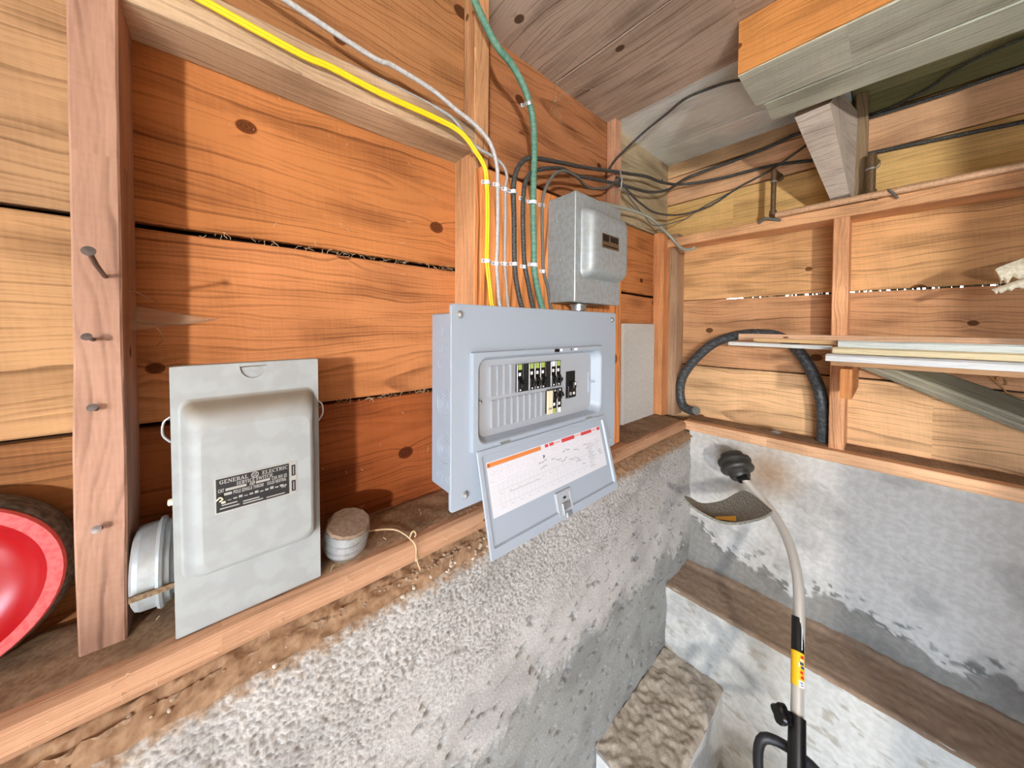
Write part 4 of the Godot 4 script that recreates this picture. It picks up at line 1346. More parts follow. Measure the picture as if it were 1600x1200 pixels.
func cables() -> void:
	# the row of cables coming down the backing board into the panel
	var b := MB.new()
	var yel := spline([[-0.10, 2.02, -0.652], [0.093, 1.998, -0.648], [0.148, 1.999, -0.648], [0.234, 1.993, -0.646], [0.340, 1.990, -0.640], [0.402, 1.979, -0.631], [0.445, 1.947, -0.629], [0.467, 1.922, -0.629], [0.474, 1.890, -0.630], [0.477, 1.823, -0.630], [0.476, 1.748, -0.630], [0.476, 1.706, -0.630], [0.482, 1.658, -0.629], [0.488, 1.600, -0.624], [0.489, 1.572, -0.60]], 8)
	b.tube(yel, 0.0033, 10, 0.0028)
	b.tube(yel, 0.0033, 10, -0.0028)
	solo(b, "electrical_cable", M.yellow_sheath, "flat bright yellow cable arching over from the upper left into the panel", "cable")
	cable("electrical_cable", [[-0.05, 2.10, -0.66], [0.205, 2.061, -0.655], [0.258, 2.061, -0.652], [0.340, 2.050, -0.646], [0.394, 2.030, -0.640], [0.445, 2.010, -0.632], [0.482, 1.980, -0.626], [0.502, 1.936, -0.627], [0.507, 1.899, -0.630], [0.508, 1.831, -0.630], [0.507, 1.753, -0.630], [0.505, 1.704, -0.630], [0.508, 1.661, -0.629], [0.512, 1.600, -0.624], [0.513, 1.572, -0.60]], 0.0047, M.white_sheath, "silvery white cable arching beside the yellow one into the panel")
	cable("electrical_cable", [[0.0, 2.037, -0.690], [0.117, 2.035, -0.680], [0.199, 2.035, -0.672], [0.300, 2.034, -0.668], [0.391, 2.020, -0.656], [0.434, 1.982, -0.648], [0.462, 1.966, -0.640], [0.501, 1.960, -0.637], [0.528, 1.947, -0.634], [0.538, 1.924, -0.632], [0.533, 1.894, -0.631], [0.533, 1.821, -0.631], [0.532, 1.712, -0.631], [0.536, 1.663, -0.630], [0.539, 1.600, -0.624], [0.540, 1.572, -0.60]], 0.0037, M.grey_sheath, "thin light grey cable with a tight bend, third from the left above the panel")
	cable("electrical_cable", [[0.588, 1.572, -0.60], [0.585, 1.600, -0.624], [0.568, 1.667, -0.628], [0.563, 1.710, -0.629], [0.561, 1.763, -0.629], [0.560, 1.827, -0.629], [0.557, 1.895, -0.629], [0.562, 1.930, -0.629], [0.581, 1.967, -0.631], [0.620, 1.997, -0.633], [0.756, 2.042, -0.660], [0.938, 2.094, -0.690], [1.132, 2.145, -0.700], [1.250, 2.172, -0.700], [1.384, 2.202, -0.700], [1.514, 2.212, -0.690], [1.640, 2.230, -0.66], [1.690, 2.225, -0.522], [1.700, 2.219, -0.337], [1.700, 2.198, -0.224], [1.700, 2.168, -0.10], [1.700, 2.150, 0.098], [1.700, 2.137, 0.240], [1.700, 2.10, 0.7], [1.70, 2.08, 1.4]], 0.0063, M.black_cable, "thick black cable bending right from the panel row and running along the back wall")
	cable("electrical_cable", [[0.631, 1.572, -0.60], [0.627, 1.600, -0.624], [0.609, 1.670, -0.628], [0.599, 1.713, -0.630], [0.594, 1.768, -0.630], [0.591, 1.834, -0.630], [0.593, 1.892, -0.630], [0.604, 1.936, -0.631], [0.644, 1.973, -0.635], [0.765, 2.024, -0.655], [0.873, 2.045, -0.680], [1.018, 2.073, -0.685], [1.161, 2.104, -0.697], [1.268, 2.119, -0.697], [1.394, 2.136, -0.690], [1.535, 2.180, -0.675], [1.660, 2.262, -0.630], [1.696, 2.287, -0.448], [1.698, 2.297, -0.337], [1.698, 2.312, -0.238], [1.695, 2.288, -0.10], [1.697, 2.284, 0.095], [1.697, 2.290, 0.236], [1.697, 2.30, 0.7], [1.697, 2.30, 1.4]], 0.0060, M.black_cable, "grey-black cable rising from the panel row to the top edge of the back wall")
	b = MB.new()
	b.tube(spline([[0.44, 2.30, -0.64], [0.490, 2.216, -0.622], [0.546, 2.192, -0.622], [0.592, 2.149, -0.622], [0.618, 2.096, -0.624], [0.627, 2.025, -0.626], [0.626, 1.957, -0.6265], [0.625, 1.887, -0.6265], [0.626, 1.823, -0.6265], [0.629, 1.773, -0.6265], [0.630, 1.716, -0.6265], [0.638, 1.673, -0.626], [0.658, 1.604, -0.622], [0.662, 1.572, -0.60]], 8), 0.0082, 12)
	solo(b, "electrical_cable", M.green_sheath, "thick faded green cable curving down from the ceiling into the panel", "cable")
	cable("electrical_cable", [[0.700, 1.572, -0.60], [0.698, 1.600, -0.624], [0.686, 1.660, -0.628], [0.670, 1.708, -0.630], [0.666, 1.781, -0.630], [0.663, 1.850, -0.630], [0.665, 1.899, -0.630], [0.682, 1.942, -0.631], [0.722, 1.989, -0.634], [0.779, 2.014, -0.640], [0.851, 2.022, -0.655], [0.947, 2.028, -0.685], [1.059, 2.060, -0.690], [1.150, 2.120, -0.697]], 0.0045, M.dusty_cable, "thin dusty cable nearest the small switch, arching right behind it")
	cable("electrical_cable", [[1.150, 2.130, -0.702], [1.171, 2.124, -0.698], [1.216, 2.092, -0.690], [1.320, 2.068, -0.690], [1.444, 2.055, -0.680], [1.640, 2.088, -0.660], [1.680, 2.109, -0.545], [1.685, 2.160, -0.438], [1.690, 2.197, -0.329], [1.690, 2.251, -0.225], [1.690, 2.290, -0.15]], 0.0042, M.black_cable, "dark cable sagging across the corner in a long loop below the others")
	cable("electrical_cable", [[1.155, 2.122, -0.704], [1.260, 2.070, -0.700], [1.368, 2.032, -0.700], [1.454, 2.005, -0.690], [1.655, 2.066, -0.650], [1.690, 2.106, -0.602], [1.695, 2.131, -0.536], [1.695, 2.16, -0.44]], 0.0028, M.dusty_cable, "thin brown-grey wire tracing the underside of the sagging corner loop")
	cable("electrical_cable", [[0.88, 1.99, -0.71], [1.156, 2.015, -0.695], [1.313, 2.030, -0.695], [1.427, 2.028, -0.695], [1.521, 2.003, -0.690], [1.590, 1.975, -0.680], [1.588, 1.923, -0.638], [1.585, 1.903, -0.602], [1.585, 1.909, -0.572]], 0.0062, M.pale_sheath, "pale grey-green cable end drooping over the rail in the corner")
	cable("electrical_cable", [[1.100, 2.140, -0.706], [1.148, 2.197, -0.706], [1.264, 2.297, -0.712], [1.285, 2.340, -0.655], [1.262, 2.352, -0.565], [1.230, 2.354, -0.485], [1.232, 2.350, -0.405], [1.236, 2.338, -0.335], [1.246, 2.310, -0.270], [1.25, 2.300, -0.2]], 0.0046, M.black_cable, "single black cable climbing from the bundle across the white ceiling planks to the beam")
	cable("electrical_cable", [[1.697, 2.292, -0.066], [1.699, 2.297, -0.003], [1.699, 2.318, 0.069], [1.690, 2.345, 0.127], [1.66, 2.352, 0.24], [1.60, 2.352, 0.8]], 0.0036, M.black_cable, "thin black cable leaving the top of the back wall for the mossy ceiling plank")

	# cable clips: a saddle with two ears and a nail head
	var clip := func(x: float, y: float, z: float, s: float, lean: float, mat: Material, what: String, label: String, group: String, cat: String) -> Node3D:
		var t := thing(what, Vector3(x, y, z), label, cat, group)
		var c := MB.new()
		c.X = Transform3D(Basis(Vector3(0, 0, 1), lean), Vector3(x, y, z))
		var rings := []
		for k in 9:
			var a := PI * k / 8.0
			var dz := 2.0 * s - 0.0024
			var o := Vector3(cos(a) * s, 0, pow(sin(a), 0.7) * dz)
			var i := Vector3(cos(a) * (s - 0.0013), 0, pow(sin(a), 0.7) * (dz - 0.0014))
			var hh := Vector3(0, 0.0046, 0)
			rings.append([o - hh, o + hh, i + hh, i - hh])
		c.loft(rings, true, true)
		c.box(Vector3(-s - 0.0058, -0.0044, -0.0002), Vector3(-s + 0.001, 0.0044, 0.0042), 0.001)
		c.box(Vector3(s - 0.001, -0.0044, -0.0002), Vector3(s + 0.0058, 0.0044, 0.0042), 0.001)
		part(c, "saddle", mat, t)
		for sx in [-1.0, 1.0]:
			c = MB.new()
			c.X = Transform3D(Basis(Vector3(0, 0, 1), lean), Vector3(x, y, z))
			screw(c, Vector3(sx * (s + 0.003), 0, 0.0042), 0.0022)
			part(c, "nail_head", M.zinc, t)
		return t
	var row := [[0.4745, 1.889, 0.0072, "yellow"], [0.507, 1.893, 0.0062, "silvery white"], [0.533, 1.890, 0.0052, "thin light grey"], [0.5573, 1.890, 0.0078, "thick black"], [0.5925, 1.882, 0.0066, "grey-black"], [0.664, 1.883, 0.0060, "thin dusty"]]
	for q in row:
		clip.call(q[0], q[1], -0.635, q[2], 0.0, M.clip_plastic, "cable_clip", "white nail-on clip, upper of two, over the %s cable" % q[3], "nail-on cable clips above the panel", "clip")
	row = [[0.476, 1.706, 0.0072, "yellow"], [0.505, 1.704, 0.0062, "silvery white"], [0.532, 1.707, 0.0052, "thin light grey"], [0.563, 1.710, 0.0078, "thick black"], [0.599, 1.708, 0.0066, "grey-black"], [0.670, 1.704, 0.0060, "thin dusty"]]
	for q in row:
		clip.call(q[0], q[1], -0.635, q[2], 0.0, M.clip_plastic, "cable_clip", "white nail-on clip, lower of two, over the %s cable" % q[3], "nail-on cable clips above the panel", "clip")
	for q in [[0.625, 1.879, "upper white strap over the green cable"], [0.630, 1.7155, "lower white strap over the green cable, just above the panel"]]:
		clip.call(q[0], q[1], -0.635, 0.0106, -0.12, M.clip_plastic, "cable_strap", q[2], "white straps on the green cable", "strap")
	clip.call(0.602, 2.125, -0.635, 0.0128, 0.35, M.zinc, "cable_strap", "shiny metal strap on the green cable near the ceiling", "", "strap")
	clip.call(0.4555, 1.970, -0.653, 0.0075, 0.9, M.zinc, "cable_strap", "small metal strap where the thin grey cable meets the stud", "", "strap")
	var t := thing("cable_strap", Vector3(1.165, 2.09, -0.712), "metal strap gathering the cable bundle on the stud above the small switch", "strap")
	b = MB.new()
	b.tube([Vector3(1.160, 2.155, -0.711), Vector3(1.161, 2.152, -0.692), Vector3(1.166, 2.120, -0.688), Vector3(1.168, 2.092, -0.692), Vector3(1.168, 2.09, -0.711)], 0.003, 8)
	part(b, "band", M.zinc, t)
	b = MB.new()
	b.lathe([Vector2(0.006, 0), Vector2(0.006, 0.002), Vector2(0.003, 0.004), Vector2(0, 0.004)], frame(Vector3(1.1715, 2.078, -0.712), Vector3(0, 0, 1)), 12)
	part(b, "screw", M.zinc, t)


func pipes_and_hose() -> void:
	# copper water pipe along the rail with two short risers
	var t := thing("water_pipe", Vector3(1.61, 1.975, 0.4), "dull copper water pipe running along the rail of the back wall with two risers", "pipe")
	var b := MB.new()
	b.tube(spline([[1.596, 1.983, -0.292], [1.596, 1.9855, -0.20], [1.596, 1.9855, 0.3], [1.596, 1.9855, 2.25]], 4), 0.0112, 14)
	part(b, "pipe", M.copper, t)
	for q in [[-0.306, 1.626, 2.170, 0.0085], [-0.047, 1.626, 2.128, 0.0115]]:
		b = MB.new()
		var z: float = q[0]
		b.tube([Vector3(q[1], 1.986, z), Vector3(q[1] + 0.004, q[2], z)], q[3], 12)
		part(b, "riser", M.bronze_pipe, t)
		b = MB.new()
		b.lathe([Vector2(q[3] + 0.003, -0.012), Vector2(q[3] + 0.004, 0.0), Vector2(q[3] + 0.003, 0.012), Vector2(q[3], 0.013)], frame(Vector3(q[1], 2.000, z), Vector3.UP), 14)
		b.tube(spline([Vector3(q[1], 1.995, z), Vector3(q[1] - 0.006, 1.984, z + 0.002), Vector3(q[1] - 0.026, 1.983, z + 0.016)], 4), q[3] + 0.003, 12)
		part(b, "elbow", M.bronze_pipe, t)
		b = MB.new()
		b.tube([Vector3(q[1] + 0.004, q[2] - 0.004, z), Vector3(1.712, q[2] - 0.006, z + 0.002)], q[3] + 0.002, 12)
		b.lathe([Vector2(q[3] + 0.007, 0), Vector2(q[3] + 0.007, 0.012), Vector2(q[3] + 0.002, 0.014)], frame(Vector3(1.71, q[2] - 0.006, z + 0.002), Vector3(-1, 0, 0)), 14)
		part(b, "wall_elbow", M.bronze_pipe, t)
		b = MB.new()
		b.lathe([Vector2(q[3], 0.003), Vector2(q[3] + 0.0024, 0.002), Vector2(q[3] + 0.0024, -0.002), Vector2(q[3], -0.003)], frame(Vector3(q[1] + 0.003, q[2] - 0.045, z), Vector3.UP), 14)
		part(b, "wire_tie", M.zinc, t)
	b = MB.new()
	b.tube(spline([[1.594, 1.962, 0.012], [1.583, 1.978, 0.002], [1.585, 1.988, -0.006], [1.597, 1.995, -0.010]], 5), 0.0035, 8)
	part(b, "clamp", M.dusty_cable, t)
	b = MB.new()
	b.tube(spline([[1.597, 1.965, -0.345], [1.592, 1.978, -0.325], [1.593, 1.970, -0.30], [1.597, 1.962, -0.275]], 5), 0.0055, 8)
	part(b, "clamp", M.dusty_cable, t)

	# stiff black hose bent into an arch, both ends on the sill
	t = thing("hose", Vector3(1.64, 1.137, -0.37), "thick black hose bent into an arch across the boards between the corner post and stud", "hose")
	b = MB.new()
	b.tube(spline([[1.622, 1.176, -0.575], [1.632, 1.172, -0.603], [1.645, 1.190, -0.638], [1.648, 1.254, -0.652], [1.646, 1.332, -0.635], [1.646, 1.428, -0.570], [1.650, 1.494, -0.497], [1.655, 1.527, -0.402], [1.658, 1.530, -0.337], [1.662, 1.522, -0.290], [1.664, 1.486, -0.240], [1.660, 1.406, -0.192], [1.655, 1.327, -0.164], [1.655, 1.237, -0.151], [1.655, 1.137, -0.150]], 6), 0.0195, 16)
	part(b, "tube", M.rubber_hose, t)
	b = MB.new()
	b.tube([Vector3(1.612, 1.180, -0.566), Vector3(1.6225, 1.1755, -0.5755)], 0.0185, 14)
	part(b, "end_cap", M.dusty_cable, t)


# a length of moulding along a line, with two steps in its face
func moulding(nm: String, a: Vector3, e: Vector3, wide: float, thick: float, face: Vector3, tint: Color, label: String, group: String, steps := true, mat: Material = null) -> void:
	var b := MB.new()
	b.tint(tint)
	var z := (e - a).normalized()
	var y := (face - z * face.dot(z)).normalized()
	var x := y.cross(z)
	var prof := [Vector2(0, 0), Vector2(0, thick * 0.7), Vector2(wide * 0.08, thick), Vector2(wide * 0.30, thick), Vector2(wide * 0.36, thick * 0.72), Vector2(wide * 0.44, thick * 0.72), Vector2(wide * 0.50, thick), Vector2(wide * 0.74, thick), Vector2(wide * 0.80, thick * 0.72), Vector2(wide * 0.88, thick * 0.72), Vector2(wide * 0.92, thick * 0.95), Vector2(wide, thick * 0.8), Vector2(wide, 0)]
	if not steps:
		prof = [Vector2(0, 0), Vector2(0, thick * 0.9), Vector2(wide * 0.03, thick), Vector2(wide * 0.97, thick), Vector2(wide, thick * 0.9), Vector2(wide, 0)]
	var len_ := (e - a).length()
	var m := prof.size()
	var d := 0.0
	for k in m:
		var p: Vector2 = prof[k]; var q: Vector2 = prof[(k + 1) % m]
		var o := Vector2(-(q.y - p.y), q.x - p.x)
		var od := x * o.x + y * o.y
		var p0 := a + x * p.x + y * p.y; var q0 := a + x * q.x + y * q.y
		var d2 := d + (q - p).length()
		b.quad(p0, q0, q0 + z * len_, p0 + z * len_, od, PackedVector2Array([Vector2(0, d * 6.0), Vector2(0, d2 * 6.0), Vector2(len_ * 0.5, d2 * 6.0), Vector2(len_ * 0.5, d * 6.0)]))
		d = d2
	for s: float in [0.0, len_]:
		var dir := -z if s == 0.0 else z
		var c := a + z * s + x * wide * 0.5 + y * thick * 0.35
		for k in m:
			var p: Vector2 = prof[k]; var q: Vector2 = prof[(k + 1) % m]
			b.tri(c, a + z * s + x * p.x + y * p.y, a + z * s + x * q.x + y * q.y, dir, dir, dir)
	solo(b, nm, mat if mat else M.moulding, label, "moulding", group)


func mouldings() -> void:
	# block nailed to the stud that carries the bundle
	var b := MB.new()
	b.tint(Color(0.80, 0.56, 0.36))
	b.plank(Vector3(1.385, 1.345, -0.0915), Vector3(1.709, 1.433, -0.066), 0, 0.002, 0.0, 3.0, nz, Vector2(0.5, 3.1))
	var o := solo(b, "support_block", M.stud, "short wooden block nailed beside the stud to carry the bundle of mouldings", "block")
	var g := "old mouldings stacked on the block"
	var up := Vector3.UP
	var out := Vector3(-1, 0, 0)
	var wood := Color(0.92, 0.78, 0.66)
	var white := Color(0.86, 0.88, 0.87)
	moulding("strip", Vector3(1.594, 1.528, 1.5), Vector3(1.594, 1.530, -0.40), 0.024, 0.016, out, wood, "bare wooden strip lying highest of the stack, crossing in front of the stud", g, false, M.stud)
	moulding("moulding_strip", Vector3(1.535, 1.494, 1.5), Vector3(1.535, 1.494, -0.105), 0.055, 0.020, up, Color(0.84, 0.88, 0.87), "long white-painted moulding, topmost of those reaching right, under the bare strip", g)
	moulding("moulding_strip", Vector3(1.512, 1.475, 1.5), Vector3(1.512, 1.475, -0.115), 0.060, 0.0185, up, Color(0.88, 0.83, 0.68), "cream moulding with flaking edges between two white-painted ones", g)
	moulding("moulding_strip", Vector3(1.485, 1.452, 1.5), Vector3(1.485, 1.452, -0.128), 0.062, 0.020, up, Color(0.84, 0.86, 0.87), "white-painted moulding lying at the front and bottom of the stack", g)
	moulding("strip", Vector3(1.545, 1.434, 1.5), Vector3(1.545, 1.434, -0.12), 0.06, 0.017, up, Color(0.74, 0.60, 0.47), "plain wooden strip under the white and cream mouldings, resting on the block", g, false, M.stud)
	moulding("strip", Vector3(1.552, 1.500, -0.11), Vector3(1.552, 1.503, -0.335), 0.040, 0.013, up, Color(0.84, 0.72, 0.55), "short pale wooden strip with a slanted end, left of the stud", g, false, M.stud)
	moulding("moulding_strip", Vector3(1.532, 1.483, -0.118), Vector3(1.532, 1.486, -0.415), 0.030, 0.013, up, white, "short white-painted moulding reaching furthest left, over the hose", g)
	# two pieces leaning down to the right under the stack
	var grey := Color(0.62, 0.60, 0.52)
	var g2 := "grey boards leaning below the stack"
	moulding("moulding_strip", Vector3(1.706, 1.185, 0.52), Vector3(1.690, 1.452, -0.045), 0.040, 0.018, out, grey, "grooved grey moulding leaning down to the right, lower of two", g2)
	moulding("moulding_strip", Vector3(1.706, 1.235, 0.52), Vector3(1.694, 1.462, 0.02), 0.062, 0.012, out, grey.darkened(0.35), "wide dark grey board leaning down to the right, upper of two", g2, false, M.stud)


func trimmer() -> void:
	var t := thing("string_trimmer", Vector3(0.95, 0.0, -0.11), "string trimmer standing head up against the corner, its bent silver shaft with a yellow sticker", "string trimmer")
	var path := spline([[1.442, 1.040, -0.360], [1.433, 1.023, -0.347], [1.428, 0.994, -0.326], [1.413, 0.960, -0.282], [1.380, 0.920, -0.231], [1.326, 0.878, -0.190], [1.268, 0.826, -0.163], [1.213, 0.766, -0.150], [1.131, 0.668, -0.140], [1.050, 0.582, -0.129], [0.98, 0.508, -0.121]], 8)
	var b := MB.new()
	b.tube(path, 0.0132, 18)
	part(b, "shaft", M.aluminium, t, "bent silver shaft")
	# sleeves of print on the straight part
	var at := func(px: float) -> Vector3: return Vector3(1.236, 0.791, -0.156).lerp(Vector3(1.050, 0.582, -0.129), px)
	var along: Vector3 = (Vector3(1.050, 0.582, -0.129) - Vector3(1.236, 0.791, -0.156)).normalized()
	var sleeve := func(p0: float, p1: float, a0: float, a1: float, r: float, mat: Material, nm: String, lab := "") -> void:
		var f := frame(at.call(p0), along)
		var f2 := frame(at.call(p1), along)
		# angle measured round the shaft from the side that faces the room's left
		var view := (Vector3(-1.236, 0.76, 0.156) - along * Vector3(-1.236, 0.76, 0.156).dot(along)).normalized()
		var side := along.cross(view)
		var rings := []
		for k in 13:
			var a := lerpf(a0, a1, k / 12.0)
			var o := view * cos(a) + side * sin(a)
			rings.append([f.origin + o * r, f2.origin + o * r, f2.origin + o * (r - 0.0006), f.origin + o * (r - 0.0006)])
		var m := MB.new()
		m.loft(rings, true, true)
		part(m, nm, mat, t, lab)
	sleeve.call(0.20, 0.475, -1.9, 1.5, 0.0138, M.black_plastic, "black_label", "black label")
	sleeve.call(0.25, 0.45, -0.75, -0.62, 0.0140, M.white_print, "label_print")
	sleeve.call(0.475, 0.73, -2.4, 1.9, 0.0138, M.yellow_sticker, "yellow_label", "yellow printed label")
	for q in [[0.495, 0.515, -1.0, -0.45, M.red_print], [0.525, 0.535, -1.1, -0.4, M.white_print], [0.545, 0.565, -1.0, -0.35, M.blue_print], [0.572, 0.592, -1.15, -0.5, M.blue_print], [0.555, 0.585, -0.30, -0.15, M.white_print], [0.61, 0.63, -0.9, -0.4, M.red_print], [0.645, 0.665, -1.1, -0.5, M.red_print], [0.68, 0.728, -1.25, -0.2, M.white_print], [0.69, 0.70, -0.9, -0.4, M.blue_print], [0.708, 0.716, -1.0, -0.5, M.dark_grey_plastic]]:
		sleeve.call(q[0], q[1], q[2], q[3], 0.0140, q[4], "label_print")
	# coupling and its knob
	b = MB.new()
	b.tube([at.call(0.93), at.call(1.30)], 0.0175, 18)
	part(b, "coupling", M.black_plastic, t)
	b = MB.new()
	var kp: Vector3 = at.call(0.93) + Vector3(-0.020, -0.002, -0.022)
	b.tube([at.call(0.95), kp + Vector3(-0.004, 0.004, -0.006)], 0.008, 10)
	var kf := frame(kp, Vector3(-0.62, 0.15, -0.55))
	var ring0 := []
	var rings := []
	for q in [[0.006, 0.9], [0.0, 1.0], [0.012, 1.0], [0.018, 0.85], [0.019, 0.5]]:
		var ring := []
		for k in 24:
			var a := TAU * k / 24.0
			var r: float = (0.0205 + 0.0035 * cos(a * 4.0)) * q[1]
			ring.append(kf * Vector3(cos(a) * r, q[0] if q[0] != 0.006 else -0.002, sin(a) * r))
		rings.append(ring)
	b.loft(rings, true, true)
	part(b, "knob", M.black_plastic, t)
	# lower shaft, handle and engine, standing on the floor
	b = MB.new()
	b.tube([at.call(1.2), Vector3(0.83, 0.33, -0.10)], 0.0132, 16)
	part(b, "lower_shaft", M.aluminium, t)
	b = MB.new()
	b.tube(spline([[0.93, 0.46, -0.07], [0.99, 0.50, -0.02], [1.04, 0.52, -0.10], [1.03, 0.51, -0.19], [0.96, 0.46, -0.18], [0.90, 0.41, -0.115]], 6), 0.011, 10)
	part(b, "loop_handle", M.dark_grey_plastic, t)
	b = MB.new()
	b.box(Vector3(0.70, 0.0, -0.20), Vector3(0.90, 0.30, -0.01), 0.03)
	part(b, "engine", M.yellow_sticker, t)
	b = MB.new()
	b.box(Vector3(0.76, 0.28, -0.16), Vector3(0.86, 0.36, -0.05), 0.02)
	part(b, "grip", M.black_plastic, t)
	# cutting head
	b = MB.new()
	var hd := Vector3(0.50, 0.72, -0.50)
	b.lathe([Vector2(0, -0.004), Vector2(0.030, -0.004), Vector2(0.034, 0.004), Vector2(0.036, 0.018), Vector2(0.052, 0.022), Vector2(0.056, 0.029), Vector2(0.055, 0.037), Vector2(0.050, 0.040), Vector2(0.049, 0.047), Vector2(0.055, 0.050), Vector2(0.0565, 0.058), Vector2(0.054, 0.066), Vector2(0.040, 0.072), Vector2(0.038, 0.086), Vector2(0.030, 0.090), Vector2(0, 0.090)], frame(Vector3(1.441, 1.002, -0.350), hd), 36, false)
	var head := part(b, "cutting_head", M.head_plastic, t, "black ribbed cutting head")
	b = MB.new()
	b.lathe([Vector2(0.0165, -0.024), Vector2(0.0215, -0.020), Vector2(0.0215, 0.004), Vector2(0.026, 0.006)], frame(Vector3(1.438, 1.012, -0.346), hd), 18)
	part(b, "collar", M.black_plastic, head)
	# guard: a curved shield
	var low := spline([[1.183, 0.976, -0.448], [1.198, 0.947, -0.421], [1.232, 0.918, -0.364], [1.258, 0.921, -0.314], [1.307, 0.944, -0.258], [1.334, 0.965, -0.236]], 5)
	var high := spline([[1.187, 0.980, -0.450], [1.240, 0.955, -0.448], [1.300, 0.922, -0.430], [1.360, 0.930, -0.385], [1.410, 0.968, -0.335], [1.402, 0.962, -0.290]], 5)
	b = MB.new()
	var rows := []
	for j in 9:
		var v := j / 8.0
		var row := []
		for i in low.size():
			var p: Vector3 = low[i].lerp(high[i], v)
			p.y -= 0.012 * sin(v * PI) * sin(float(i) / (low.size() - 1) * PI)
			row.append(p)
		rows.append(row)
	for s: float in [0.0, -0.0035]:
		for j in 8:
			for i in low.size() - 1:
				var a: Vector3 = rows[j][i] + Vector3(0, s, 0); var c: Vector3 = rows[j][i + 1] + Vector3(0, s, 0); var d: Vector3 = rows[j + 1][i + 1] + Vector3(0, s, 0); var e: Vector3 = rows[j + 1][i] + Vector3(0, s, 0)
				b.quad(a, c, d, e, Vector3.UP if s == 0.0 else Vector3.DOWN)
	for row in [rows[0], rows[8]]:
		for i in low.size() - 1:
			b.quad(row[i], row[i + 1], row[i + 1] - Vector3(0, 0.0035, 0), row[i] - Vector3(0, 0.0035, 0), Vector3(-1, 0, 0) if row == rows[0] else Vector3(1, 0, 0))
	# turned-down lip along the front edge
	for i in low.size() - 1:
		b.quad(low[i], low[i + 1], low[i + 1] - Vector3(-0.002, 0.010, 0), low[i] - Vector3(-0.002, 0.010, 0), Vector3(-1, 0, 0.3))
	var gu := part(b, "guard", M.dusty_plastic, t, "dusty curved guard")
	b = MB.new()
	var sp: Callable = func(i: int, v: float) -> Vector3: return low[i].lerp(high[i], v) + Vector3(-0.0006, 0.0012 - 0.012 * sin(v * PI) * sin(float(i) / (low.size() - 1) * PI), 0)
	b.quad(sp.call(10, 0.03), sp.call(15, 0.03), sp.call(16, 0.34), sp.call(11, 0.36), Vector3.UP)
	part(b, "sticker", M.yellow_sticker, gu, "yellow warning sticker")


